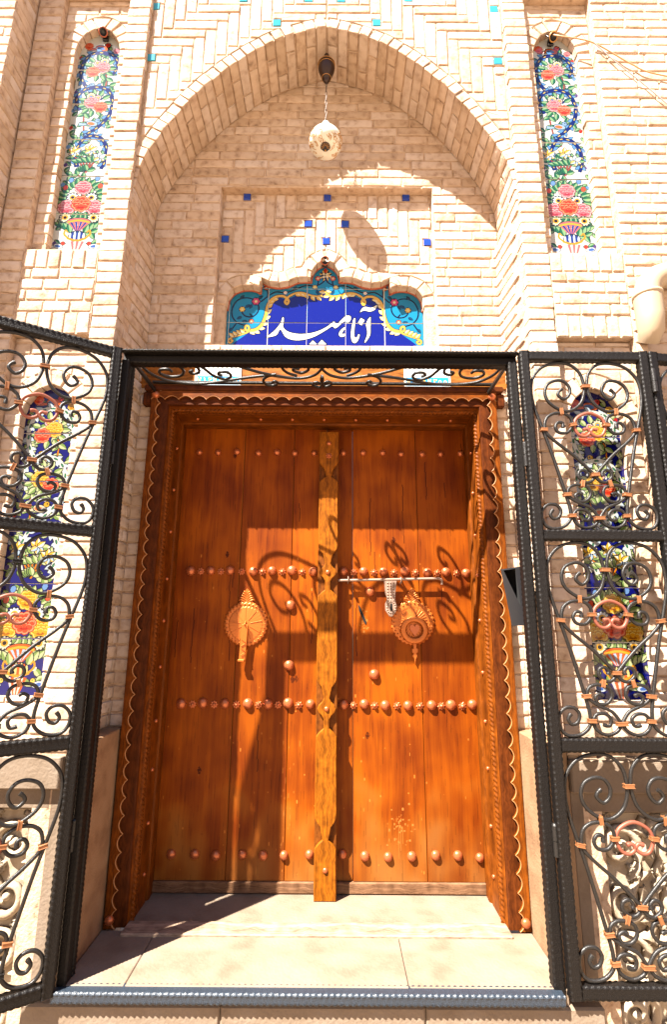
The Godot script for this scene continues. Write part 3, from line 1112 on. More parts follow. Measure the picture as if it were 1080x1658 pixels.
func paint_panel(low: bool) -> ImageTexture:
	var px := 132
	var ground := Color(0.06, 0.09, 0.47) if low else Color(0.93, 0.94, 0.90)
	var c := Pic.new(px, int(px * 6.15), ground)
	c.s = Vector2(px, px)
	var edge := Color(0.03, 0.03, 0.10) if low else Color(0.14, 0.19, 0.22)
	var g1 := Color(0.52, 0.64, 0.34) if low else Color(0.16, 0.46, 0.31)
	var g2 := Color(0.80, 0.84, 0.62) if low else Color(0.58, 0.75, 0.54)
	var stem := Color(0.88, 0.52, 0.10) if low else Color(0.70, 0.32, 0.24)
	var band := Color(0.92, 0.93, 0.88) if low else Color(0.06, 0.14, 0.46)
	var drop := Color(0.25, 0.55, 0.38) if low else Color(0.90, 0.78, 0.40)
	var frill := Color(0.80, 0.87, 0.92) if low else Color(0.40, 0.62, 0.85)
	var ra := [Color(0.70, 0.12, 0.06), Color(0.93, 0.30, 0.16), Color(0.98, 0.62, 0.45)]
	var rb: Array = [Color(0.66, 0.38, 0.04), Color(0.93, 0.66, 0.12), Color(0.98, 0.86, 0.42)] if low else [Color(0.66, 0.20, 0.26), Color(0.86, 0.42, 0.46), Color(0.96, 0.76, 0.76)]
	var o := 0.15      # the picture is a little taller than six tiles
	var V := func(x: float, y: float) -> Vector2: return Vector2(x, y + o)
	var vine := func(ctrl: Array) -> void:
		var pts: Array = []
		for p: Vector2 in ctrl: pts.append(Vector2(p.x, p.y + o))
		c.line(pts, 0.058, 0.042, edge)
		var along := Pic.cr(pts, 6)
		for i in range(2, along.size() - 2, 4):
			var d := (along[i + 1] - along[i - 1]).normalized()
			c.leaf(along[i], 0.17, d.angle() + 0.8, 0.27, frill, frill, edge, 0.010)
			c.leaf(along[i], 0.14, d.angle() - 0.9, 0.25, frill, frill, edge, 0.010)
		c.line(pts, 0.05, 0.033, band)
		for i in range(2, along.size() - 3, 4):
			var d := (along[i + 1] - along[i - 1]).normalized()
			c.ell(along[i], 0.05, 0.02, d.angle(), edge)
			c.ell(along[i], 0.042, 0.015, d.angle(), drop)
	var lf := func(x: float, y: float, l: float, ang: float) -> void: c.leaf(Vector2(x, y + o), l * 1.2, ang, 0.28, g1, g2, edge, 0.011)
	var sprig := func(ctrl: Array) -> void:
		var pts: Array = []
		for p: Vector2 in ctrl: pts.append(Vector2(p.x, p.y + o))
		c.line(pts, 0.024, 0.018, edge)
		c.line(pts, 0.017, 0.012, stem)
		var along := Pic.cr(pts, 5)
		for i in range(1, along.size() - 1, 3):
			var d := (along[i + 1] - along[i - 1]).normalized().angle()
			c.leaf(along[i], 0.19, d + 0.8, 0.28, g1, g2, edge, 0.010)
			c.leaf(along[i], 0.19, d - 0.8, 0.28, g1, g2, edge, 0.010)
	if not low:
		for k in 11:
			(sprig as Callable).call([Vector2(0.5, 0.6 + k * 0.5), Vector2(0.3 if k % 2 else 0.7, 0.45 + k * 0.5), Vector2(0.12 if k % 2 else 0.88, 0.5 + k * 0.5)])
	if low:
		for k in 30:
			var y := 0.35 + k * 0.185
			for q in 3:
				var xx := 0.18 + q * 0.3 + (0.12 if k % 2 else 0.0)
				(lf as Callable).call(xx, y, 0.17, k * 1.9 + q * 2.1)
				if (k + q) % 3 == 0: c.ell(Vector2(xx, y + o), 0.03, 0.045, k * 0.7, Color(0.93, 0.90, 0.84))
	# small things along the edges
	for k in 22:
		var y := 0.3 + k * 0.255
		for q: float in [0.05, 0.95]:
			(lf as Callable).call(q, y, 0.13, (0.7 if k % 2 else -0.9) + (0.0 if q < 0.5 else PI * 0.6))
			if k % 4 == 1: c.ell(Vector2(q, y + o + 0.08), 0.04, 0.055, 0.3, Color(0.72, 0.16, 0.16) if k % 8 == 1 else Color(0.32, 0.25, 0.55))
			elif k % 4 == 3: c.ell(Vector2(q, y + o + 0.1), 0.045, 0.06, 0.3, frill)
	# the topmost flowers and bird
	c.bird((V as Callable).call(0.5, 0.34), 0.19, 1.0, Color(0.85, 0.40, 0.15), Color(0.35, 0.50, 0.75), Color(0.82, 0.22, 0.14), edge)
	c.rose((V as Callable).call(0.2, 0.28), 0.1, ra[0], ra[1], ra[2])
	c.rose((V as Callable).call(0.85, 0.42), 0.08, rb[0], rb[1], rb[2])
	# two wreaths with roses and a bird
	for ring in 2:
		var y: float = ring * 1.03
		var d := 1.0 if ring == 0 else -1.0
		var X := func(a: float) -> float: return 0.5 + (a - 0.5) * d
		(sprig as Callable).call([Vector2((X as Callable).call(0.62), y + 1.0), Vector2((X as Callable).call(0.7), y + 1.3), Vector2((X as Callable).call(0.66), y + 1.72)])
		(vine as Callable).call([Vector2((X as Callable).call(0.80), y + 0.56), Vector2((X as Callable).call(0.5), y + 0.47), Vector2((X as Callable).call(0.25), y + 0.56), Vector2((X as Callable).call(0.11), y + 0.85), Vector2((X as Callable).call(0.12), y + 1.2), Vector2((X as Callable).call(0.26), y + 1.5), Vector2((X as Callable).call(0.46), y + 1.72), Vector2((X as Callable).call(0.66), y + 1.86)])
		(vine as Callable).call([Vector2((X as Callable).call(0.72), y + 0.5), Vector2((X as Callable).call(0.87), y + 0.68), Vector2((X as Callable).call(0.91), y + 0.92), Vector2((X as Callable).call(0.80), y + 1.15)])
		for k in 11:
			var a := TAU * k / 11.0
			(lf as Callable).call(0.5 + cos(a) * 0.2, y + 0.93 + sin(a) * 0.22, 0.16, a)
		c.daisy((V as Callable).call((X as Callable).call(0.6), y + 0.74), 0.1, Color(0.96, 0.93, 0.78), Color(0.88, 0.68, 0.25), Color(0.30, 0.55, 0.80), edge)
		c.daisy((V as Callable).call((X as Callable).call(0.44), y + 0.78), 0.07, Color(0.95, 0.80, 0.78), Color(0.9, 0.35, 0.3), Color(0.95, 0.85, 0.4), edge)
		c.rose((V as Callable).call((X as Callable).call(0.57), y + 0.92), 0.165, rb[0], rb[1], rb[2])
		c.rose((V as Callable).call((X as Callable).call(0.36), y + 1.05), 0.15, ra[0], ra[1], ra[2])
		c.bird((V as Callable).call(0.5, y + 1.52), 0.17, -d, Color(0.62, 0.76, 0.88) if not low else Color(0.90, 0.84, 0.70), Color(0.93, 0.48, 0.22), Color(0.55, 0.70, 0.86) if not low else Color(0.85, 0.66, 0.15), edge)
	# the arch of leaves over irises
	(vine as Callable).call([Vector2(0.38, 3.0), Vector2(0.5, 2.9), Vector2(0.72, 2.95), Vector2(0.88, 3.2), Vector2(0.90, 3.55), Vector2(0.82, 3.8)])
	(vine as Callable).call([Vector2(0.3, 3.75), Vector2(0.22, 3.4), Vector2(0.3, 3.1), Vector2(0.42, 2.9)])
	for k in 5: (sprig as Callable).call([Vector2(0.5, 3.9), Vector2(0.5 + (k - 2) * 0.1, 3.55), Vector2(0.5 + (k - 2) * 0.19, 3.3 + absf(k - 2) * 0.06)])
	for q: Vector2 in [Vector2(0.55, 3.3), Vector2(0.76, 3.5), Vector2(0.2, 3.35)]:
		var yel := Color(0.95, 0.75, 0.25) if low or q.x < 0.6 else Color(0.75, 0.84, 0.92)
		for k in 3:
			c.leaf(q + Vector2(0, o), 0.17, -1.57 + (k - 1) * 0.9, 0.3, yel, Color(0.97, 0.95, 0.88), edge, 0.009)
			c.leaf(q + Vector2(0, o), 0.14, 1.57 + (k - 1) * 1.0, 0.34, Color(0.72, 0.82, 0.92), Color(0.95, 0.80, 0.45), edge, 0.009)
	# the bouquet
	for k in 26:
		var a := TAU * k / 26.0
		(lf as Callable).call(0.5 + cos(a) * 0.33, 4.6 + sin(a) * 0.36, 0.19, a + 0.2)
	for q: Vector2 in [Vector2(0.22, 4.1), Vector2(0.78, 4.05), Vector2(0.86, 4.25), Vector2(0.12, 4.3)]:
		c.ell(q + Vector2(0, o), 0.06, 0.075, 0.2, edge)
		c.ell(q + Vector2(0, o), 0.05, 0.065, 0.2, Color(0.45, 0.62, 0.85) if q.y < 4.2 else Color(0.92, 0.36, 0.22))
	for q: float in [0.3, 0.7]: c.daisy((V as Callable).call(q, 4.56), 0.12, Color(0.90, 0.93, 0.96), Color(0.92, 0.72, 0.25), Color(0.15, 0.15, 0.3), edge)
	c.rose((V as Callable).call(0.5, 4.3), 0.18, rb[0], rb[1], rb[2])
	c.rose((V as Callable).call(0.2, 4.82), 0.19, rb[0], rb[1], rb[2])
	c.rose((V as Callable).call(0.8, 4.82), 0.19, rb[0], rb[1], rb[2])
	c.rose((V as Callable).call(0.5, 4.72), 0.205, ra[0], ra[1], ra[2])
	# the vase between two birds
	for k in 8:
		(lf as Callable).call(0.2 + (k % 4) * 0.05, 5.08 + k * 0.055, 0.19, PI * 0.75 + k * 0.3)
		(lf as Callable).call(0.8 - (k % 4) * 0.05, 5.08 + k * 0.055, 0.19, PI * 0.25 - k * 0.3)
	for q: float in [0.2, 0.8]: c.daisy((V as Callable).call(q, 5.08), 0.12, Color(0.92, 0.90, 0.78), Color(0.92, 0.66, 0.2), Color(0.1, 0.1, 0.12), edge)
	var va := Color(0.93, 0.38, 0.12) if low else Color(0.86, 0.46, 0.46)
	var vb := Color(0.72, 0.82, 0.94) if low else Color(0.16, 0.26, 0.60)
	var fan := PackedVector2Array()
	for k in 13:
		var a := PI + PI * k / 12.0
		fan.append(Vector2(0.5 + cos(a) * 0.27, 5.2 + o + sin(a) * 0.12))
	c.poly(fan, edge)
	for k in fan.size(): fan[k] = fan[k] * Vector2(0.94, 1.0) + Vector2(0.03, 0.01)
	c.poly(fan, va)
	for k in 9: c.line([Vector2(0.28 + k * 0.055, 5.19 + o), Vector2(0.46 + k * 0.01, 5.42 + o)], 0.024, 0.008, vb if k % 2 else va)
	c.line([Vector2(0.27, 5.2 + o), Vector2(0.5, 5.15 + o), Vector2(0.73, 5.2 + o)], 0.022, 0.022, Color(0.93, 0.70, 0.20))
	c.ell((V as Callable).call(0.5, 5.55), 0.185, 0.145, 0, edge)
	for k in 7: c.ell((V as Callable).call(0.5 + (k - 3) * 0.047, 5.55), 0.026, 0.13 * sqrt(1.0 - pow((k - 3) / 4.0, 2)), 0, (va if low else vb) if k % 2 else Color(0.90, 0.84, 0.55) if low else Color(0.85, 0.90, 0.96))
	c.line([Vector2(0.3, 5.6 + o), Vector2(0.5, 5.66 + o), Vector2(0.7, 5.6 + o)], 0.025, 0.025, Color(0.90, 0.62, 0.15))
	for q: float in [-1.0, 1.0]: c.line([Vector2(0.5 + q * 0.18, 5.6 + o), Vector2(0.5 + q * 0.27, 5.5 + o), Vector2(0.5 + q * 0.25, 5.4 + o), Vector2(0.5 + q * 0.2, 5.46 + o)], 0.022, 0.014, Color(0.90, 0.62, 0.15))
	for k in 6: c.line([Vector2(0.36 + k * 0.056, 5.68 + o), Vector2(0.45 + k * 0.02, 5.98 + o)], 0.028, 0.012, va if k % 2 else Color(0.96, 0.88, 0.84))
	c.bird((V as Callable).call(0.14, 5.8), 0.13, 1.0, Color(0.86, 0.90, 0.94), Color(0.30, 0.45, 0.75), Color(0.90, 0.30, 0.18) if not low else Color(0.95, 0.82, 0.35), edge)
	c.bird((V as Callable).call(0.86, 5.8), 0.13, -1.0, Color(0.86, 0.90, 0.94), Color(0.30, 0.45, 0.75), Color(0.90, 0.30, 0.18) if not low else Color(0.95, 0.82, 0.35), edge)
	return ImageTexture.create_from_image(c.im)


# ---------- the sign over the door

func build_sign() -> void:
	var t := thing("tile_sign", "blue and turquoise tile sign with white Persian lettering above the wooden door", "sign")
	var out := sign_outline()
	var uv := Rect2(-0.52, 2.495, 1.07, 0.485)
	var m := mat("sign_tiles", Color.WHITE, 0.16)
	m.albedo_texture = paint_sign(uv)
	m.albedo_color = lin(0.55, 0.55, 0.55)
	var grown: PackedVector2Array = Geometry2D.offset_polygon(out, 0.003)[0]
	for col in range(-3, 3):
		for row in 3:
			var x0 := 0.018 + (col - 0.0) * 0.201 - 0.0
			if col == -3: x0 = -0.60
			var x1 := 0.018 + (col + 1) * 0.201 if col < 2 else 0.6
			x0 -= 0.1005 if col > -3 else 0.0
			x1 -= 0.1005 if col < 2 else 0.0
			var y0: float = [2.49, 2.636, 2.835][row]
			var y1: float = [2.636, 2.835, 3.03][row]
			for q in Geometry2D.intersect_polygons(rect(x0 + 0.0012, y0 + 0.0012, x1 - 0.0012, y1 - 0.0012), grown):
				if area_of(q) < 0.0002: continue
				var b := MB.new()
				b.prism(q, -0.012, 0.0, 0.0014, uv)
				part(t, "tile", b.mesh(), m, Transform3D(Basis(), Vector3(0, 0, S)) * tilted(Vector3(clampf((x0 + x1) / 2, -0.45, 0.47), clampf((y0 + y1) / 2, 2.5, 2.93), 0), 0.004))
	var gr := MB.new()
	gr.prism(out, -0.01, -0.0025)
	part(t, "grout", gr.mesh(), M.grout, Transform3D(Basis(), Vector3(0, 0, S)))
	# a narrow red line of paint on the reveal follows the lobes
	var line := out.slice(1, out.size() - 1)
	var path := PackedVector3Array()
	for p in line: path.append(Vector3(p.x, p.y, S + 0.004))
	var e := MB.new()
	e.sweep(path, rect(-0.004, -0.004, 0.004, 0.006), Vector3.BACK)
	part(t, "painted_edge", e.mesh(), M.red_edge)


func paint_sign(uv: Rect2) -> ImageTexture:
	var k := 900.0
	var c := Pic.new(int(uv.size.x * k), int(uv.size.y * k), Color(0.10, 0.56, 0.74))
	c.o = Vector2(uv.position.x, uv.end.y)
	c.s = Vector2(k, -k)
	var cobalt := Color(0.045, 0.11, 0.55)
	var gold := Color(0.93, 0.74, 0.30)
	var pale := Color(0.96, 0.90, 0.68)
	var ink := Color(0.04, 0.06, 0.20)
	var W := func(x: float, y: float) -> Vector2: return Vector2(-0.4953 + (x - 30.0) * 0.0005056, 2.516 + (900.0 - y) * 0.000591)
	for sd in 2:
		var Q := func(list: Array) -> Array:
			var r: Array = []
			for p: Vector2 in list:
				var w: Vector2 = (W as Callable).call(p.x, p.y)
				r.append(w if sd == 0 else Vector2(2 * XC - w.x, w.y))
			return r
		var below: Array = (Q as Callable).call([Vector2(60, 960), Vector2(120, 890), Vector2(270, 790), Vector2(380, 740), Vector2(440, 620), Vector2(470, 500), Vector2(540, 445), Vector2(640, 470), Vector2(740, 425), Vector2(830, 440), Vector2(950, 440), Vector2(1010, 425), Vector2(1040, 395), Vector2(1060, 395), Vector2(1060, 960)])
		c.poly(PackedVector2Array(below), cobalt)
		# scrolling stems with flowers on the turquoise
		for g: Array in [[Vector2(215, 725), Vector2(140, 700), Vector2(85, 640), Vector2(80, 560), Vector2(130, 480), Vector2(220, 455), Vector2(310, 480), Vector2(350, 540), Vector2(340, 600), Vector2(290, 640), Vector2(220, 635), Vector2(180, 600)], [Vector2(370, 495), Vector2(440, 440), Vector2(520, 395), Vector2(620, 400), Vector2(720, 370), Vector2(820, 330), Vector2(930, 330), Vector2(1000, 300), Vector2(1035, 260)], [Vector2(440, 440), Vector2(435, 390), Vector2(420, 350)], [Vector2(950, 330), Vector2(960, 290), Vector2(950, 255)], [Vector2(930, 330), Vector2(950, 380)], [Vector2(130, 705), Vector2(90, 760)], [Vector2(290, 640), Vector2(260, 610)]]:
			c.line((Q as Callable).call(g), 0.0036, 0.0036, ink)
		for f: Array in [[Vector2(320, 490), 0.019, Color(0.85, 0.30, 0.45)], [Vector2(182, 568), 0.014, Color(0.95, 0.80, 0.30)], [Vector2(420, 355), 0.012, Color(0.80, 0.36, 0.24)], [Vector2(925, 345), 0.012, Color(0.92, 0.80, 0.40)], [Vector2(955, 255), 0.013, Color(0.86, 0.46, 0.36)], [Vector2(280, 685), 0.012, Color(0.90, 0.46, 0.30)], [Vector2(620, 402), 0.010, Color(0.90, 0.88, 0.94)]]:
			var p: Vector2 = (Q as Callable).call([f[0]])[0]
			c.ell(p, f[1] * 1.25, f[1] * 1.25, 0, ink)
			for k2 in 6: c.ell(p + Vector2.from_angle(k2 * TAU / 6) * float(f[1]) * 0.6, f[1] * 0.5, f[1] * 0.4, k2 * TAU / 6, f[2])
			c.ell(p, f[1] * 0.4, f[1] * 0.4, 0, pale)
		for l: Array in [[Vector2(160, 465), 0.9], [Vector2(345, 460), 0.6], [Vector2(215, 550), 0.7], [Vector2(90, 750), -2.2], [Vector2(180, 640), -2.6], [Vector2(240, 690), 3.0], [Vector2(700, 372), 0.8], [Vector2(945, 375), -1.2], [Vector2(280, 520), -2.0]]:
			var p: Vector2 = (Q as Callable).call([l[0]])[0]
			c.leaf(p, 0.028, l[1] if sd == 0 else PI - l[1], 0.28, Color(0.05, 0.22, 0.36), Color(0.08, 0.30, 0.44), ink, 0.001)
		# the gold leaf border
		var border: Array = (Q as Callable).call([Vector2(262, 775), Vector2(330, 765), Vector2(390, 715), Vector2(425, 630), Vector2(440, 540), Vector2(475, 475), Vector2(540, 438), Vector2(610, 440), Vector2(655, 480), Vector2(640, 515), Vector2(620, 490), Vector2(650, 445), Vector2(720, 408), Vector2(800, 402), Vector2(900, 430), Vector2(980, 430), Vector2(1040, 385)])
		var pts := Pic.cr(border, 8)
		for w in 2:
			for i in range(1, pts.size() - 1, 5):
				var d := (pts[i + 1] - pts[i - 1]).normalized().angle()
				var big := 0.036 if i < 44 or i > 92 else 0.012
				c.leaf(pts[i], big, d + (-0.75 if sd == 0 else 0.75), 0.3, gold if i > 30 else pale, pale, ink, 0.003 if w == 0 else 0.0)
			c.line(border, 0.0115 if w == 0 else 0.0085, 0.0075 if w == 0 else 0.0045, ink if w == 0 else gold, 8)
		var tail: Array = (Q as Callable).call([Vector2(262, 775), Vector2(255, 735), Vector2(225, 730), Vector2(225, 765), Vector2(255, 785), Vector2(180, 815), Vector2(100, 840), Vector2(55, 870), Vector2(75, 895), Vector2(100, 875), Vector2(80, 865)])
		c.line(tail, 0.008, 0.007, ink)
		c.line(tail, 0.0055, 0.0045, gold)
		for i in 4:
			var p: Vector2 = (Q as Callable).call([Vector2(110 + i * 36, 838 - i * 14)])[0]
			c.leaf(p, 0.034, (2.4 if sd == 0 else PI - 2.4), 0.3, gold, pale, ink, 0.002)
	# the flower under the crown
	var top := Vector2(XC, 2.915)
	for i in 8: c.leaf(top, 0.036, i * TAU / 8 + 0.39, 0.3, Color(0.10, 0.12, 0.25), Color(0.95, 0.80, 0.45), ink, 0.001)
	for i in 4: c.ell(top + Vector2.from_angle(i * TAU / 4 + 0.785) * 0.012, 0.008, 0.006, i * TAU / 4 + 0.785, Color(0.96, 0.92, 0.80))
	c.ell(top + Vector2(0, 0.03), 0.009, 0.014, 0, Color(0.80, 0.26, 0.18))
	# the name, letter by letter
	var letters: Array = [
		[Vector2(-0.286, 2.555), Vector2(-0.244, 2.594), Vector2(-0.216, 2.637), Vector2(-0.209, 2.664), Vector2(-0.202, 2.665), Vector2(-0.201, 2.637), Vector2(-0.204, 2.614), Vector2(-0.182, 2.588), Vector2(-0.137, 2.574), Vector2(-0.085, 2.574), Vector2(-0.032, 2.586), Vector2(0.02, 2.613), Vector2(0.056, 2.644), Vector2(0.076, 2.634), Vector2(0.114, 2.673), Vector2(0.126, 2.68), Vector2(0.144, 2.676), Vector2(0.144, 2.653), Vector2(0.129, 2.64), Vector2(0.112, 2.646), Vector2(0.068, 2.607), Vector2(0.05, 2.618), Vector2(0.021, 2.598), Vector2(-0.038, 2.56), Vector2(-0.096, 2.54), Vector2(-0.148, 2.538), Vector2(-0.19, 2.556), Vector2(-0.217, 2.598), Vector2(-0.237, 2.565), Vector2(-0.283, 2.552)],
		[Vector2(0.116, 2.614), Vector2(0.097, 2.6), Vector2(0.084, 2.574), Vector2(0.094, 2.558), Vector2(0.116, 2.563), Vector2(0.115, 2.576), Vector2(0.1, 2.574), Vector2(0.108, 2.594), Vector2(0.117, 2.602)],
		[Vector2(0.162, 2.663), Vector2(0.156, 2.647), Vector2(0.147, 2.588), Vector2(0.149, 2.542), Vector2(0.162, 2.523), Vector2(0.179, 2.533), Vector2(0.191, 2.567), Vector2(0.184, 2.572), Vector2(0.176, 2.555), Vector2(0.165, 2.558), Vector2(0.163, 2.588), Vector2(0.169, 2.66)],
		[Vector2(0.248, 2.674), Vector2(0.236, 2.661), Vector2(0.224, 2.631), Vector2(0.229, 2.601), Vector2(0.229, 2.569), Vector2(0.216, 2.53), Vector2(0.223, 2.531), Vector2(0.244, 2.569), Vector2(0.247, 2.615)],
		[Vector2(0.193, 2.699), Vector2(0.203, 2.72), Vector2(0.221, 2.732), Vector2(0.251, 2.726), Vector2(0.282, 2.742), Vector2(0.272, 2.717), Vector2(0.245, 2.704), Vector2(0.215, 2.71)],
	]
	var sharp: Array = [[Vector2(0.198, 2.667), Vector2(0.217, 2.654), Vector2(0.202, 2.624), Vector2(0.181, 2.637)], [Vector2(-0.068, 2.514), Vector2(-0.049, 2.536), Vector2(-0.026, 2.514)], [Vector2(-0.024, 2.514), Vector2(-0.003, 2.540), Vector2(0.022, 2.514)]]
	for pass_i in 2:
		for l: Array in letters:
			var closed: Array = l.duplicate()
			closed.append(l[0])
			var q := Pic.cr(closed, 4)
			if pass_i == 0:
				for g in Geometry2D.offset_polygon(q, 0.0045): c.poly(g, ink)
			else: c.poly(q, Color(0.95, 0.96, 0.93))
		for l: Array in sharp:
			var q := PackedVector2Array(l)
			if pass_i == 0:
				for g in Geometry2D.offset_polygon(q, 0.0045): c.poly(g, ink)
			else: c.poly(q, Color(0.95, 0.96, 0.93))
	for i in 500:
		var p := Vector2i(rng.randi_range(10, c.w - 10), rng.randi_range(10, c.h - 6))
		var was := c.im.get_pixelv(p)
		if was.b > 0.5 and was.r < 0.2 and was.g < 0.2: c.im.fill_rect(Rect2i(p, Vector2i(1, rng.randi_range(1, 2))), was.lightened(0.35))
	return ImageTexture.create_from_image(c.im)


# ---------- the wooden door and its frame

const XD := 0.014

func top_at(a: float) -> float:
	return 2.092 + (a - 0.706) * 0.93


# a moulding of the profile (distance from the middle of the door, z) up one side, across the top and down the other
func frame_run(t: Node3D, called: String, profile: Array, side_m: Material, head_m: Material) -> void:
	for leg in 3:
		var m := MB.new()
		var ends: Array = []
		for e in 2:
			var row := PackedVector3Array()
			for p: Vector2 in profile:
				if leg == 1: row.append(Vector3(XD + (-p.x if e == 0 else p.x), top_at(p.x), p.y))
				elif leg == 0: row.append(Vector3(XD - p.x, 0.0 if e == 0 else top_at(p.x), p.y))
				else: row.append(Vector3(XD + p.x, top_at(p.x) if e == 0 else 0.0, p.y))
			ends.append(row)
		for i in profile.size() - 1:
			m.quad(ends[0][i], ends[0][i + 1], ends[1][i + 1], ends[1][i])
		part(t, called, m.mesh(), head_m if leg == 1 else side_m)


func twist(m: MB, a: Vector3, b: Vector3, r: float, pitch: float) -> void:
	var d := (b - a)
	var l := d.length()
	d /= l
	var s := d.cross(Vector3.BACK if absf(d.z) < 0.5 else Vector3.RIGHT).normalized()
	var u := s.cross(d)
	var rows := []
	var cnt := int(l / pitch * 7.0)
	for i in cnt + 1:
		var p := a + d * l * i / cnt
		var row := PackedVector3Array()
		for k in 10:
			var an := TAU * k / 10
			var rr := r * (0.66 + 0.36 * absf(cos(an - PI * l * i / cnt / pitch)))
			row.append(p + (s * cos(an) + u * sin(an)) * rr)
		rows.append(row)
	m.grid(rows, true, true)


func dome(r: float, h: float, sides := 12) -> Mesh:
	var key := "dome%d_%d" % [int(r * 10000), int(h * 10000)]
	if not shapes.has(key):
		var m := MB.new()
		m.lathe(PackedVector2Array([Vector2(r * 1.02, -0.004), Vector2(r, 0.002), Vector2(r * 0.95, h * 0.42), Vector2(r * 0.75, h * 0.75), Vector2(r * 0.42, h * 0.95), Vector2(0.0001, h)]), sides)
		shapes[key] = m.mesh()
	return shapes[key]


func rosette(r: float) -> Mesh:
	var key := "star%d" % int(r * 10000)
	if not shapes.has(key):
		var m := MB.new()
		var p := PackedVector2Array()
		for k in 16: p.append(Vector2.from_angle(TAU * k / 16) * r * (1.0 if k % 2 == 0 else 0.68))
		m.prism(p, -0.002, 0.004, 0.0015)
		m.lathe(PackedVector2Array([Vector2(r * 0.55, 0.003), Vector2(r * 0.48, 0.010), Vector2(r * 0.25, 0.014), Vector2(0.0001, 0.015)]), 10)
		shapes[key] = m.mesh()
	return shapes[key]


func palmette(m: MB, c: Vector2, w: float, h: float, z: float) -> void:
	var up := PackedVector2Array()
	for k in 6: up.append(Vector2(w * (0.5 - 0.45 * pow(k / 6.0, 1.5)) * (1.0 if k % 2 == 0 else 0.8), h * k / 6.0))
	var p := PackedVector2Array()
	for q in up: p.append(c + q)
	p.append(c + Vector2(0, h))
	for k in range(up.size() - 1, -1, -1): p.append(c + Vector2(-up[k].x, up[k].y))
	m.prism(p, 0.0, z, 0.001)
	for k in 5:
		for s: float in [-1.0, 1.0]:
			var f := k / 5.0
			var path := PackedVector3Array()
			for i in 5:
				var g := i / 4.0
				path.append(Vector3(c.x + s * w * 0.5 * (1.0 - f * 0.75) * sin(g * 1.5), c.y + h * (0.02 + f * 0.68) + h * 0.24 * sin(g * 2.3), z + 0.002 * sin(g * PI)))
			m.sweep(path, PackedVector2Array([Vector2(-0.0035, 0), Vector2(0, -0.003), Vector2(0.0035, 0), Vector2(0, 0.003)]), Vector3.BACK, PackedFloat32Array([0.5, 0.9, 1.1, 1.2, 0.6]))


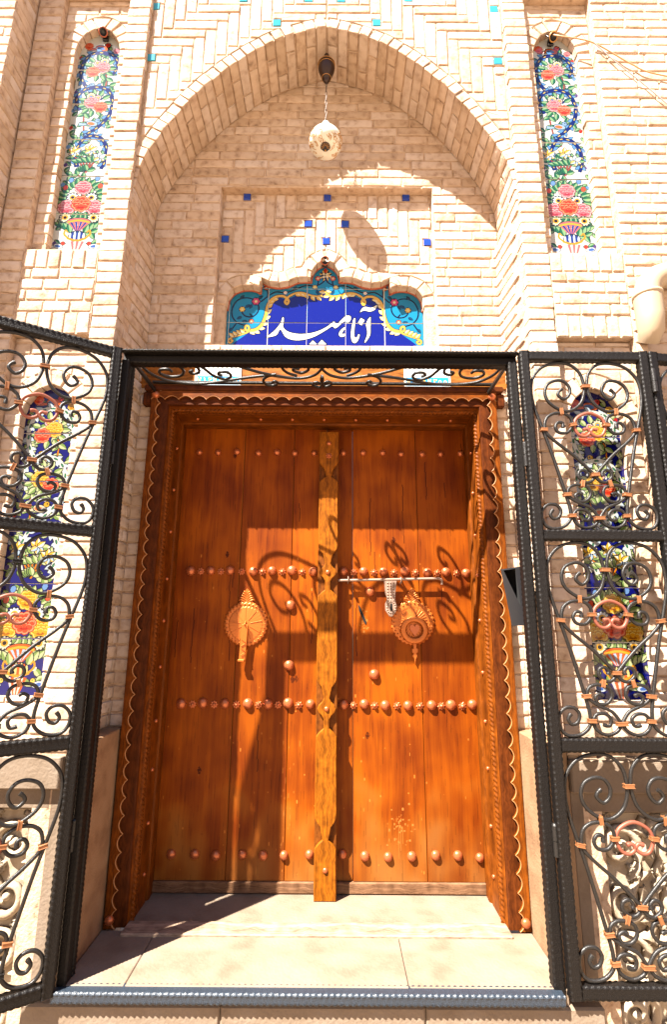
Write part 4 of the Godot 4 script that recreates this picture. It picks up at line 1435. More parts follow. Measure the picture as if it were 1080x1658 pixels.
func build_door() -> void:
	var t := thing("wooden_door", "old orange brown double door with rows of copper studs, knockers and a carved frame", "door")
	# frame: front board, mouldings that step back to the leaves
	frame_run(t, "frame_board", [Vector2(0.802, 0.10), Vector2(0.802, 0.2535), Vector2(0.800, 0.255), Vector2(0.727, 0.255), Vector2(0.724, 0.252), Vector2(0.722, 0.241)], M.wood_up_dark, M.wood_along_dark)
	frame_run(t, "frame_cove", [Vector2(0.722, 0.241), Vector2(0.719, 0.236), Vector2(0.7195, 0.231), Vector2(0.7165, 0.227), Vector2(0.7165, 0.178), Vector2(0.714, 0.174)], M.wood_up, M.wood_along)
	frame_run(t, "stud_strip", [Vector2(0.714, 0.174), Vector2(0.7115, 0.170), Vector2(0.7115, 0.078), Vector2(0.7135, 0.074), Vector2(0.7135, 0.066)], M.wood_up, M.wood_along)
	frame_run(t, "frame_lip", [Vector2(0.7135, 0.066), Vector2(0.706, 0.060), Vector2(0.7045, 0.052), Vector2(0.7045, 0.036), Vector2(0.7065, 0.03), Vector2(0.7065, -0.03)], M.wood_up, M.wood_along)
	for leg in 3:
		var a := 0.7165
		var pa: Vector3
		var pb: Vector3
		if leg == 1:
			pa = Vector3(XD - a + 0.01, top_at(a), 0)
			pb = Vector3(XD + a - 0.01, top_at(a), 0)
		else:
			var x := XD + (-a if leg == 0 else a)
			pa = Vector3(x, 0.0, 0)
			pb = Vector3(x, top_at(a), 0)
		var m := MB.new()
		twist(m, pa + Vector3(0, 0, 0.2115), pb + Vector3(0, 0, 0.2115), 0.0135, 0.019)
		part(t, "rope_moulding", m.mesh(), M.wood_along if leg == 1 else M.wood_up)
		m = MB.new()
		var l := pa.distance_to(pb)
		var cnt := int(l / 0.0118)
		var bead := MB.new()
		bead.lathe(PackedVector2Array([Vector2(0.0058, -0.002), Vector2(0.0052, 0.004), Vector2(0.0030, 0.0068), Vector2(0.0001, 0.0078)]), 6)
		var nrm := Vector3.DOWN if leg == 1 else Vector3.RIGHT if leg == 0 else Vector3.LEFT
		var bas := Basis(Vector3.BACK.cross(nrm), Vector3.BACK, nrm) if leg != 1 else Basis(Vector3.RIGHT, Vector3.BACK, Vector3.DOWN)
		for k in cnt: m.add(bead, Transform3D(bas, pa.lerp(pb, (k + 0.5) / cnt) + Vector3(0, 0, 0.187)))
		part(t, "bead_moulding", m.mesh(), M.wood_along if leg == 1 else M.wood_up)
		# scalloped strip on the front board
		var wave := PackedVector2Array()
		var l2 := 2.176 if leg != 1 else 1.604
		var teeth := int(l2 / 0.064)
		var xf: Transform3D
		if leg == 0: xf = Transform3D(Basis(Vector3.UP, Vector3.LEFT, Vector3.BACK), Vector3(XD - 0.757, 0.0, 0))
		elif leg == 2: xf = Transform3D(Basis(Vector3.DOWN, Vector3.RIGHT, Vector3.BACK), Vector3(XD + 0.757, l2, 0))
		else: xf = Transform3D(Basis(), Vector3(XD - 0.802, 2.176 - 0.046, 0))
		for k in teeth * 8 + 1:
			var f := k / 8.0
			var d := absf(sin(PI * f))
			var nib := 0.0035 * exp(-pow((fposmod(f + 0.5, 1.0) - 0.5) / 0.09, 2.0))
			wave.append(Vector2(l2 * k / (teeth * 8.0), 0.006 + 0.011 * pow(d, 0.7) - 0.002 * cos(PI * f * 2.0) - nib))
		wave.append(Vector2(l2, 0.0445))
		wave.append(Vector2(0, 0.0445))
		m = MB.new()
		m.prism(wave, 0.2545, 0.2675 + (0.0012 if leg == 1 else 0.0), 0.0015, Rect2(), xf)
		part(t, "scalloped_strip", m.mesh(), M.wood_along if leg == 1 else M.wood_up)
		var rim := PackedVector3Array()
		for k in teeth * 8 + 1: rim.append(xf * Vector3(wave[k].x, wave[k].y + 0.0008, 0.2665))
		m = MB.new()
		m.sweep(rim, bar_section(0.0019), Vector3.BACK)
		part(t, "scalloped_rim", m.mesh(), M.edge_highlight)  # lighter colour stands in for the glint on this edge
	# small studs of the frame and the big ones at its corners
	for s: float in [-1.0, 1.0]:
		for k in 10: part(t, "stud", dome(0.0085, 0.009, 8), M.copper, Transform3D(Basis(Vector3(0, 0, 1), Vector3.UP, Vector3(-s, 0, 0)) if s > 0 else Basis(Vector3(0, 0, -1), Vector3.UP, Vector3(1, 0, 0)), Vector3(XD + s * 0.7115, 0.11 + k * 0.203 + rng.randf_range(-0.015, 0.015), 0.122)))
		for y: float in [2.152, 0.030]: part(t, "corner_stud", dome(0.017, 0.014), M.copper, Transform3D(Basis(), Vector3(XD + s * 0.780, y, 0.2685)))
	for k in 9: part(t, "stud", dome(0.0085, 0.009, 8), M.copper, Transform3D(Basis(Vector3.RIGHT, Vector3.BACK, Vector3.DOWN), Vector3(XD - 0.62 + k * 0.155, top_at(0.7115), 0.122)))
	# two leaves
	var uv := Rect2(-0.70, 0.0, 1.436, 2.10)
	var rows: Array = [[1.968, 0.0165, false], [1.368, 0.0225, true], [0.763, 0.0225, true], [0.149, 0.0195, false]]
	var boards: Array[StandardMaterial3D] = []
	for k in 4:
		var bm: StandardMaterial3D = M.door_boards.duplicate()
		var f: float = [1.0, 0.84, 1.1, 0.92][k]
		bm.albedo_color = lin(0.78 * f, 0.62 * f * [1.0, 0.95, 1.03, 1.0][k], 0.34 * f)
		boards.append(bm)
	for side in 2:
		var leaf := group_part(t, "door_leaf")
		var edges: Array = [[-0.698, -0.389, -0.137, 0.028], [0.030, 0.158, 0.477, 0.734]][side]
		for k in 3:
			var m := MB.new()
			m.prism(rect(edges[k] + 0.0008, 0.050, edges[k + 1] - 0.0008, 2.094), -0.045, 0.0 if not (side == 1 and k == 0) else -0.006, 0.0022, uv)
			part(leaf, "board", m.mesh(), boards[(side * 3 + k) % 4])
		var f := MB.new()
		f.box(Vector3((edges[0] + edges[3]) / 2, 0.028, -0.016), Vector3(edges[3] - edges[0] - 0.003, 0.043, 0.05), 0.003)
		part(leaf, "foot_rail", f.mesh(), M.foot_rail)
		for row: Array in rows:
			var xs: Array = [[-0.623, -0.527, -0.430, -0.323, -0.228, -0.136, -0.034], [0.112, 0.210, 0.308, 0.407, 0.514, 0.607, 0.702]][side]
			for k in 7:
				part(leaf, "stud", dome(row[1] * rng.randf_range(0.94, 1.06), row[1] * 0.85), M.copper, Transform3D(Basis(), Vector3(xs[k] + rng.randf_range(-0.004, 0.004), row[0] + rng.randf_range(-0.004, 0.004), -0.006 if side == 1 and k == 0 else 0.0)))
				if row[2] and k < 6: part(leaf, "star_rosette", rosette(0.0185), M.copper, Transform3D(Basis.from_euler(Vector3(0, 0, rng.randf())), Vector3((xs[k] + xs[k + 1]) / 2 + rng.randf_range(-0.004, 0.004), row[0] - 0.004, 0.0)))
		for q: Vector2 in [[Vector2(-0.139, 1.206), Vector2(-0.138, 0.933)], [Vector2(0.240, 1.273), Vector2(0.256, 0.895)]][side]: part(leaf, "stud", dome(0.0235, 0.02), M.copper, Transform3D(Basis(), Vector3(q.x, q.y, 0)))
	# the carved post over the meeting of the leaves
	var post := group_part(t, "meeting_post")
	var pm := MB.new()
	pm.box(Vector3(0.0385, 1.034, 0.020), Vector3(0.096, 2.045, 0.056), 0.003)
	part(post, "post_board", pm.mesh(), M.astragal_base)
	var prof: Array = []
	var dy := func(y0: float, y1: float, w0: float, w1: float, round_up: float) -> void:
		for i in 5:
			var g := i / 5.0
			prof.append(Vector2(lerpf(w0, w1, pow(sin(g * PI / 2), 2.0) if round_up == 0.0 else sin(g * PI / 2) if round_up > 0 else 1.0 - cos(g * PI / 2)), lerpf(y0, y1, g)))
	prof.append(Vector2(0.047, 2.056))
	var big := 0.0465
	var neck := 0.0125
	(dy as Callable).call(1.905, 1.857, big, neck, -1.0)
	(dy as Callable).call(1.825, 1.787, neck, big, 1.0)
	(dy as Callable).call(1.485, 1.432, big, neck, -1.0)
	for i in 7: prof.append(Vector2(maxf(neck, sin(PI * i / 6.0) * 0.041), 1.398 - i / 6.0 * 0.082))
	(dy as Callable).call(1.276, 1.236, neck, big, 1.0)
	(dy as Callable).call(0.888, 0.832, big, neck, -1.0)
	for i in 7: prof.append(Vector2(maxf(neck, sin(PI * i / 6.0) * 0.041), 0.796 - i / 6.0 * 0.088))
	(dy as Callable).call(0.671, 0.628, neck, big, 1.0)
	(dy as Callable).call(0.325, 0.268, big, neck, -1.0)
	(dy as Callable).call(0.230, 0.188, neck, big, 1.0)
	prof.append(Vector2(big, 0.004))
	var sil := PackedVector2Array()
	for p: Vector2 in prof: sil.append(Vector2(0.0385 - p.x, p.y))
	for i in range(prof.size() - 1, -1, -1): sil.append(Vector2(0.0385 + prof[i].x, prof[i].y))
	pm = MB.new()
	pm.prism(sil, 0.047, 0.066, 0.0025)
	part(post, "carved_overlay", pm.mesh(), M.astragal)
	for y: float in [1.995, 1.357, 0.752, 0.118]: part(post, "stud", dome(0.011, 0.008, 10), M.copper, Transform3D(Basis(), Vector3(0.0385, y, 0.066)))
	part(post, "star_rosette", rosette(0.0165), M.copper, Transform3D(Basis(), Vector3(0.0385, 1.930, 0.066)))
	build_hardware(t)
	# cornice on top of the frame
	var m2 := MB.new()
	m2.box(Vector3(XD, 2.1905, 0.213), Vector3(1.672, 0.028, 0.118), 0.004)
	m2.box(Vector3(XD, 2.179, 0.207), Vector3(1.655, 0.010, 0.115), 0.003)
	part(t, "cornice", m2.mesh(), M.wood_along_dark)
	for s: float in [-1.0, 1.0]:
		var m := MB.new()
		m.box(Vector3(XD + s * 0.824, 2.142, 0.218), Vector3(0.042, 0.066, 0.08), 0.006)
		part(t, "cornice_bracket", m.mesh(), M.wood_up_dark)
	var be := MB.new()
	be.box(Vector3(XD, 2.300, 0.13), Vector3(1.75, 0.19, 0.21), 0.004)
	var beam := thing("wooden_lintel", "plain orange wooden lintel beam above the door carrying two number plates", "beam")
	part(beam, "beam", be.mesh(), M.wood_beam)


func build_hardware(t: Node3D) -> void:
	# left: a scalloped disc with a hanging striker
	var k := group_part(t, "door_knocker", "round brass knocker with a hanging bar, on the left leaf")
	var m := MB.new()
	var c := Vector3(-0.346, 1.118, 0.0)
	m.lathe(PackedVector2Array([Vector2(0.102, 0.0), Vector2(0.1015, 0.006), Vector2(0.094, 0.010), Vector2(0.082, 0.008), Vector2(0.079, 0.010), Vector2(0.074, 0.012), Vector2(0.02, 0.017), Vector2(0.0001, 0.018)]), 128, Transform3D(Basis(), c), 0.028, 32)
	for i in 30: m.lathe(PackedVector2Array([Vector2(0.005, 0.007), Vector2(0.004, 0.0125), Vector2(0.0001, 0.014)]), 6, Transform3D(Basis(), c + Vector3(cos(TAU * i / 30) * 0.091, sin(TAU * i / 30) * 0.091, 0)))
	for i in 9:
		var d := Vector3(cos(TAU * i / 9 + 0.2), sin(TAU * i / 9 + 0.2), 0)
		m.sweep(PackedVector3Array([c + d * 0.022 + Vector3(0, 0, 0.016), c + d * 0.076 + Vector3(0, 0, 0.0115)]), PackedVector2Array([Vector2(-0.003, -0.002), Vector2(0.003, -0.002), Vector2(0, 0.0035)]), Vector3.BACK)
	part(k, "back_plate", m.mesh(), M.brass)
	m = MB.new()
	palmette(m, Vector2(-0.346, 1.212), 0.074, 0.072, 0.006)
	part(k, "palmette", m.mesh(), M.brass)
	m = MB.new()
	var tilt := Basis.from_euler(Vector3(0.05, 0, -0.05))
	m.box(c + Vector3(-0.003, -0.085, 0.028), Vector3(0.030, 0.165, 0.008), 0.002, tilt)
	for i in 4: m.box(c + Vector3(-0.004, -0.075 - i * 0.02, 0.034), Vector3(0.022, 0.004, 0.004), 0.001, tilt * Basis.from_euler(Vector3(0, 0, 0.6 if i % 2 else -0.6)))
	m.box(c + Vector3(-0.010, -0.164, 0.034), Vector3(0.031, 0.012, 0.014), 0.003, tilt)
	part(k, "striker", m.mesh(), M.brass)
	m = MB.new()
	var loop := PackedVector3Array()
	for i in 9: loop.append(c + Vector3(0.001, 0.012 - 0.016 * sin(PI * i / 8.0) * 0.2 - i * 0.003, 0.014 + 0.026 * sin(PI * i / 8.0)))
	m.sweep(loop, PackedVector2Array([Vector2(-0.005, 0), Vector2(0, -0.004), Vector2(0.005, 0), Vector2(0, 0.004)]), Vector3.RIGHT)
	part(k, "eye", m.mesh(), M.brass)
	# right: a fan plate with a heart ring and a leaf below
	k = group_part(t, "door_knocker", "brass knocker with a heart ring and leaf pendant, on the right leaf")
	c = Vector3(0.440, 1.130, 0.0)
	m = MB.new()
	m.lathe(PackedVector2Array([Vector2(0.102, 0.0), Vector2(0.1015, 0.006), Vector2(0.094, 0.010), Vector2(0.080, 0.008), Vector2(0.077, 0.013), Vector2(0.071, 0.008), Vector2(0.02, 0.018), Vector2(0.0001, 0.019)]), 128, Transform3D(Basis(), c), 0.028, 30)
	for i in 30: m.lathe(PackedVector2Array([Vector2(0.005, 0.007), Vector2(0.004, 0.0125), Vector2(0.0001, 0.014)]), 6, Transform3D(Basis(), c + Vector3(cos(TAU * i / 30) * 0.090, sin(TAU * i / 30) * 0.090, 0)))
	for i in 30:
		var d := Vector3(cos(TAU * i / 30), sin(TAU * i / 30), 0)
		m.sweep(PackedVector3Array([c + d * 0.02 + Vector3(0, 0, 0.017), c + d * 0.070 + Vector3(0, 0, 0.009)]), PackedVector2Array([Vector2(-0.002, -0.002), Vector2(0.002, -0.002), Vector2(0, 0.003)]), Vector3.BACK)
	part(k, "back_plate", m.mesh(), M.brass)
	m = MB.new()
	palmette(m, Vector2(0.440, 1.224), 0.074, 0.068, 0.006)
	part(k, "palmette", m.mesh(), M.brass)
	m = MB.new()
	var ring := PackedVector3Array()
	for i in 24: ring.append(c + Vector3(0.004 + cos(TAU * i / 24) * 0.052, -0.034 + sin(TAU * i / 24) * 0.050, 0.030))
	m.sweep(ring, PackedVector2Array([Vector2(-0.014, 0), Vector2(-0.008, 0.005), Vector2(0.008, 0.005), Vector2(0.014, 0), Vector2(0.008, -0.005), Vector2(-0.008, -0.005)]), Vector3.BACK, PackedFloat32Array(), true)
	part(k, "ring", m.mesh(), M.brass)
	m = MB.new()
	var heart := PackedVector2Array()
	for i in 22:
		var a := TAU * i / 22
		heart.append(Vector2(0.444 + 0.0021 * 0.9 * 16.0 * pow(sin(a), 3.0) * 0.75, 1.098 + 0.0019 * (13.0 * cos(a) - 5.0 * cos(2 * a) - 2.0 * cos(3 * a) - cos(4 * a))))
	m.prism(heart, 0.018, 0.034, 0.004)
	part(k, "heart", m.mesh(), M.copper)
	m = MB.new()
	var fin := PackedVector2Array([Vector2(-0.012, 0.0), Vector2(-0.008, -0.03), Vector2(-0.016, -0.036), Vector2(-0.014, -0.05), Vector2(-0.007, -0.056), Vector2(-0.012, -0.066), Vector2(-0.004, -0.08), Vector2(0, -0.10), Vector2(0.004, -0.08), Vector2(0.012, -0.066), Vector2(0.007, -0.056), Vector2(0.014, -0.05), Vector2(0.016, -0.036), Vector2(0.008, -0.03), Vector2(0.012, 0.0)])
	for i in fin.size(): fin[i] += Vector2(0.446, 1.045)
	m.prism(fin, 0.004, 0.016, 0.003)
	part(k, "pendant", m.mesh(), M.brass)
	# the long bolt with its hasp
	k = group_part(t, "door_bolt", "worn pale steel bolt with a pierced hasp, on the right leaf")
	m = MB.new()
	var rod := PackedVector3Array([Vector3(0.088, 1.322, 0.03), Vector3(0.30, 1.327, 0.032), Vector3(0.560, 1.334, 0.034), Vector3(0.574, 1.331, 0.034), Vector3(0.579, 1.322, 0.034), Vector3(0.579, 1.306, 0.034)])
	var oct := PackedVector2Array()
	for i in 8: oct.append(Vector2.from_angle(TAU * i / 8) * 0.0062)
	m.sweep(rod, oct, Vector3.BACK)
	part(k, "rod", m.mesh(), M.old_steel)
	for x: float in [0.135, 0.385]:
		m = MB.new()
		var st := PackedVector3Array()
		for i in 9: st.append(Vector3(x, 1.326 + cos(PI * i / 8) * 0.013, 0.001 + 0.045 * sqrt(sin(PI * i / 8) + 0.0001)))
		m.sweep(st, PackedVector2Array([Vector2(-0.005, -0.002), Vector2(0.005, -0.002), Vector2(0.005, 0.002), Vector2(-0.005, 0.002)]), Vector3.RIGHT)
		part(k, "staple", m.mesh(), M.old_steel)
	m = MB.new()
	var hs := PackedVector2Array([Vector2(-0.030, 0.005), Vector2(-0.027, -0.05), Vector2(-0.019, -0.082), Vector2(-0.027, -0.105), Vector2(-0.026, -0.135), Vector2(-0.008, -0.162), Vector2(0.005, -0.163), Vector2(0.024, -0.140), Vector2(0.028, -0.115), Vector2(0.022, -0.09), Vector2(0.022, -0.06), Vector2(0.030, 0.005)])
	for i in hs.size(): hs[i] += Vector2(0.335, 1.318)
	m.prism(hs, 0.030, 0.036, 0.0015)
	for r in 7:
		for q in 3: m.lathe(PackedVector2Array([Vector2(0.005, 0.0), Vector2(0.004, 0.004), Vector2(0.0001, 0.0055)]), 6, Transform3D(Basis(), Vector3(0.335 + (q - 1) * 0.0135, 1.312 - r * 0.0135, 0.0345)))
	for q in 14: m.lathe(PackedVector2Array([Vector2(0.0045, 0.0), Vector2(0.0035, 0.004), Vector2(0.0001, 0.005)]), 6, Transform3D(Basis(), Vector3(0.336 + cos(TAU * q / 14) * 0.0195, 1.199 + sin(TAU * q / 14) * 0.027, 0.0345)))
	part(k, "hasp", m.mesh(), M.old_steel)
	m = MB.new()
	m.box(Vector3(0.337, 1.199, 0.0365), Vector3(0.010, 0.034, 0.003), 0.001)
	part(k, "slot", m.mesh(), M.hole_shade)  # black plate laid on the hasp, painted as the shade of its opening
	m = MB.new()
	var kh := PackedVector2Array([Vector2(-0.022, 0.048), Vector2(-0.012, 0.036), Vector2(0.018, -0.035), Vector2(0.016, -0.048), Vector2(0.008, -0.040), Vector2(-0.018, 0.018)])
	for i in kh.size(): kh[i] += Vector2(0.205, 1.165)
	m.prism(kh, -0.004, 0.0022, 0.0008)
	part(t, "keyhole", m.mesh(), M.hole_shade)  # thin black sliver that paints the darkness of the hole


func build_plaques() -> void:
	for s in 2:
		var t := thing("number_plate", "white and blue house number plate behind scrollwork, left end of the lintel" if s == 0 else "white and blue house number plate behind scrollwork, right end of the lintel", "number plate", Vector3(-0.4895 if s == 0 else 0.5045, 2.268, 0.2355), 0.0, "number plates on the lintel")
		var m := mat("plate_%d" % s, Color.WHITE, 0.25)
		var uv := Rect2(-0.11, -0.055, 0.22, 0.11)
		var c := Pic.new(220, 110, Color(0.93, 0.93, 0.90))
		c.o = Vector2(-0.11, 0.055)
		c.s = Vector2(1000, -1000)
		var blue := Color(0.12, 0.55, 0.78)
		var ink := Color(0.12, 0.30, 0.48)
		c.poly(rect(-0.10, -0.048, 0.10, -0.004), blue)
		var ex := 0.068 if s == 0 else -0.035
		c.ell(Vector2(ex, 0.040), 0.009, 0.009, 0, ink)
		c.ell(Vector2(ex, 0.040), 0.0065, 0.0065, 0, Color(0.93, 0.93, 0.90))
		c.ell(Vector2(ex, 0.040), 0.0025, 0.0025, 0, ink)
		# two lines of small joined script
		var r := RandomNumberGenerator.new()
		r.seed = 5 + s
		for row in 2:
			var x := -0.095
			while x < 0.09:
				var l := r.randf_range(0.008, 0.018)
				if not (row == 0 and absf(x - ex) < 0.022):
					var y := 0.026 - row * 0.017
					c.line([Vector2(x, y), Vector2(x + l * 0.3, y - 0.004), Vector2(x + l * 0.7, y - 0.003), Vector2(x + l, y + r.randf_range(0.001, 0.007))], 0.0011, 0.0015, ink)
					if r.randf() < 0.6: c.ell(Vector2(x + l * 0.5, y + 0.005), 0.0013, 0.0013, 0, ink)
				x += l + 0.006
		# the digits 7 1 3 and further ones in yellow on the blue band
		var yel := Color(0.95, 0.72, 0.18)
		var digits: Array = ["7", "1", "3", "7", "9", "1", "3", "5"] if s == 0 else ["7", "1", "2", "9", "7", "3", "5", "5"]
		for k in 8:
			var x := -0.088 + k * 0.0245
			var y := -0.026
			match digits[k]:
				"7": c.line([Vector2(x - 0.007, y + 0.014), Vector2(x - 0.001, y - 0.013), Vector2(x + 0.006, y + 0.014)], 0.0022, 0.0022, yel, 4)
				"1": c.line([Vector2(x - 0.003, y + 0.014), Vector2(x + 0.001, y + 0.004), Vector2(x + 0.001, y - 0.014)], 0.0024, 0.0018, yel, 4)
				"3", "2":
					c.line([Vector2(x - 0.005, y + 0.014), Vector2(x - 0.002, y + 0.003), Vector2(x - 0.002, y - 0.014)], 0.0022, 0.0018, yel, 4)
					c.line([Vector2(x - 0.003, y + 0.010), Vector2(x + 0.001, y + 0.006), Vector2(x + 0.004, y + 0.013)], 0.0018, 0.0018, yel, 4)
					if digits[k] == "3": c.line([Vector2(x + 0.003, y + 0.010), Vector2(x + 0.006, y + 0.006), Vector2(x + 0.009, y + 0.013)], 0.0018, 0.0018, yel, 4)
				"9":
					c.ell(Vector2(x - 0.001, y + 0.008), 0.0055, 0.0055, 0, yel)
					c.ell(Vector2(x - 0.001, y + 0.008), 0.0025, 0.0025, 0, blue)
					c.line([Vector2(x + 0.003, y + 0.008), Vector2(x + 0.003, y - 0.014)], 0.002, 0.0018, yel, 4)
				"5":
					c.ell(Vector2(x, y - 0.002), 0.0075, 0.010, 0, yel)
					c.ell(Vector2(x, y), 0.004, 0.006, 0, blue)
		m.albedo_texture = ImageTexture.create_from_image(c.im)
		var b := MB.new()
		b.prism(rect(-0.11, -0.055, 0.11, 0.055), 0.0, 0.004, 0.001, uv)
		part(t, "plate", b.mesh(), m)
		for x: float in [-0.1, 0.1]: part(t, "screw", dome(0.003, 0.002, 6), M.old_steel, Transform3D(Basis(), Vector3(x, 0.0, 0.004)))


# ---------- the iron gate

# a rectangular bar whose four edges carry a hammered, beaded line
func hammered(m: MB, a: Vector3, b: Vector3, side: Vector3, w: float, h: float, amp := 0.0034, period := 0.019) -> void:
	var d := b - a
	var l := d.length()
	d /= l
	var up := side.cross(d).normalized()
	var rows := []
	var cnt := maxi(2, int(l / period * 5.0))
	for i in cnt + 1:
		var p := a + d * l * i / cnt
		var s := l * i / cnt / period
		var g := amp * (0.5 + 0.5 * sin(TAU * s))
		var g2 := amp * (0.5 + 0.5 * sin(TAU * s + 2.1))
		var row := PackedVector3Array()
		var c := 0.0075
		var x := w / 2
		var y := h / 2
		var e := 0.0035
		for q: Array in [[-x, -y + c], [-x - g * 0.7, -y + e], [-x + e, -y - g * 0.7], [-x + c, -y], [x - c, -y], [x - e, -y - g2 * 0.7], [x + g2 * 0.7, -y + e], [x, -y + c], [x, y - c], [x + g * 0.7, y - e], [x - e, y + g * 0.7], [x - c, y], [-x + c, y], [-x + e, y + g2 * 0.7], [-x - g2 * 0.7, y - e], [-x, y - c]]:
			row.append(p + side * q[0] + up * q[1])
		rows.append(row)
	m.grid(rows, true, true)
	m.cap(rows[0], true)
	m.cap(rows[rows.size() - 1], false)


func bar_section(r: float) -> PackedVector2Array:
	var c := r * 0.45
	return PackedVector2Array([Vector2(r, -c), Vector2(r, c), Vector2(c, r), Vector2(-c, r), Vector2(-r, c), Vector2(-r, -c), Vector2(-c, -r), Vector2(c, -r)])


func scroll(ctrl: Array, r: float, flip: float, at: Vector2, sy: float, depth := 0.0) -> Mesh:
	var pts := Pic.cr(ctrl, 6)
	var path := PackedVector3Array()
	var wd := PackedFloat32Array()
	for i in pts.size():
		path.append(Vector3(at.x + pts[i].x * flip, at.y + pts[i].y * sy, depth))
		wd.append(1.0 if i > 3 and i < pts.size() - 4 else 1.18)
	var m := MB.new()
	m.sweep(path, bar_section(r), Vector3.BACK, wd)
	return m.mesh()


const SCROLL_A := [Vector2(-0.094, 0.572), Vector2(-0.107, 0.56), Vector2(-0.11, 0.545), Vector2(-0.09, 0.529), Vector2(-0.069, 0.545), Vector2(-0.063, 0.575), Vector2(-0.081, 0.603), Vector2(-0.113, 0.609), Vector2(-0.148, 0.592), Vector2(-0.162, 0.554), Vector2(-0.148, 0.513), Vector2(-0.103, 0.481), Vector2(-0.065, 0.481), Vector2(-0.026, 0.511), Vector2(-0.008, 0.558), Vector2(-0.007, 0.599), Vector2(-0.019, 0.644), Vector2(-0.054, 0.678), Vector2(-0.105, 0.685), Vector2(-0.162, 0.668), Vector2(-0.202, 0.624), Vector2(-0.215, 0.571), Vector2(-0.210, 0.501), Vector2(-0.182, 0.397), Vector2(-0.156, 0.302), Vector2(-0.118, 0.141), Vector2(-0.106, 0.075), Vector2(-0.111, 0.038), Vector2(-0.143, 0.011), Vector2(-0.187, 0.008), Vector2(-0.211, 0.032), Vector2(-0.213, 0.071), Vector2(-0.189, 0.098), Vector2(-0.158, 0.098), Vector2(-0.142, 0.077), Vector2(-0.151, 0.051), Vector2(-0.171, 0.044), Vector2(-0.182, 0.061), Vector2(-0.171, 0.079)]
const SCROLL_B := [Vector2(-0.104, 0.408), Vector2(-0.105, 0.427), Vector2(-0.123, 0.429), Vector2(-0.134, 0.409), Vector2(-0.122, 0.388), Vector2(-0.09, 0.388), Vector2(-0.067, 0.418), Vector2(-0.072, 0.450), Vector2(-0.101, 0.468), Vector2(-0.141, 0.465), Vector2(-0.169, 0.44), Vector2(-0.173, 0.392), Vector2(-0.141, 0.353), Vector2(-0.072, 0.292), Vector2(-0.008, 0.223), Vector2(0.012, 0.195), Vector2(0.037, 0.187), Vector2(0.061, 0.207), Vector2(0.058, 0.229), Vector2(0.04, 0.236), Vector2(0.027, 0.224), Vector2(0.029, 0.21)]
const SCROLL_D := [Vector2(-0.055, 0.139), Vector2(-0.068, 0.145), Vector2(-0.083, 0.134), Vector2(-0.072, 0.112), Vector2(-0.043, 0.115), Vector2(-0.025, 0.139), Vector2(-0.032, 0.165), Vector2(-0.057, 0.176), Vector2(-0.089, 0.174), Vector2(-0.107, 0.158), Vector2(-0.107, 0.131), Vector2(-0.075, 0.107), Vector2(-0.03, 0.086), Vector2(-0.001, 0.047), Vector2(0.019, 0.021), Vector2(0.054, 0.010), Vector2(0.087, 0.026), Vector2(0.096, 0.055), Vector2(0.082, 0.077), Vector2(0.054, 0.079), Vector2(0.035, 0.063), Vector2(0.042, 0.04), Vector2(0.063, 0.043)]
const SCROLL_R := [Vector2(-0.027, 0.400), Vector2(-0.010, 0.403), Vector2(-0.002, 0.387), Vector2(-0.022, 0.373), Vector2(-0.046, 0.381), Vector2(-0.060, 0.415), Vector2(-0.046, 0.450), Vector2(0.0, 0.470), Vector2(0.046, 0.450), Vector2(0.060, 0.415), Vector2(0.046, 0.381), Vector2(0.022, 0.373), Vector2(0.002, 0.387), Vector2(0.010, 0.403), Vector2(0.027, 0.400)]


func fill_panel(t: Node3D, mid: float, y0: float, h: float, half: float) -> void:
	var sy := h / 0.692
	var sx := half / 0.2185
	var r := 0.0057
	for s: float in [1.0, -1.0]:
		var z := 0.0015 * s
		part(t, "scroll", scroll(SCROLL_A, r, s * sx, Vector2(mid, y0), sy, 0.0), M.iron_bar)
		part(t, "scroll", scroll(SCROLL_B, r, s * sx, Vector2(mid, y0), sy, z), M.iron_bar)
		part(t, "scroll", scroll(SCROLL_D, r * 0.97, s * sx, Vector2(mid, y0), sy, z), M.iron_bar)
	part(t, "ring_scroll", scroll(SCROLL_R, 0.0056, sx, Vector2(mid, y0), sy, 0.0), M.red_iron)
	for c: Array in [[0.0, 0.583, 0.0, 0.032], [-0.106, 0.475, PI / 2, 0.026], [0.106, 0.475, PI / 2, 0.026], [-0.0645, 0.420, 0.1, 0.026], [0.0645, 0.420, -0.1, 0.026], [-0.178, 0.399, -0.15, 0.026], [0.178, 0.399, 0.15, 0.026], [0.0, 0.217, 0.0, 0.030], [-0.052, 0.181, 1.3, 0.026], [0.052, 0.181, -1.3, 0.026], [-0.1125, 0.138, 0.1, 0.028], [0.1125, 0.138, -0.1, 0.028], [-0.101, 0.056, 0.0, 0.026], [0.101, 0.056, 0.0, 0.026], [0.0, 0.047, 0.0, 0.036]]:
		var m := MB.new()
		m.box(Vector3.ZERO, Vector3(c[3], 0.0135, 0.0205), 0.002)
		m.box(Vector3(0, 0.0052, 0), Vector3(c[3] + 0.002, 0.003, 0.022), 0.001)
		m.box(Vector3(0, -0.0052, 0), Vector3(c[3] + 0.002, 0.003, 0.022), 0.001)
		part(t, "collar", m.mesh(), M.iron if rng.randf() < 0.08 else M.collar, Transform3D(Basis.from_euler(Vector3(0, 0, float(c[2]) + rng.randf_range(-0.08, 0.08))), Vector3(mid + float(c[0]) * sx, y0 + float(c[1]) * sy, 0)))


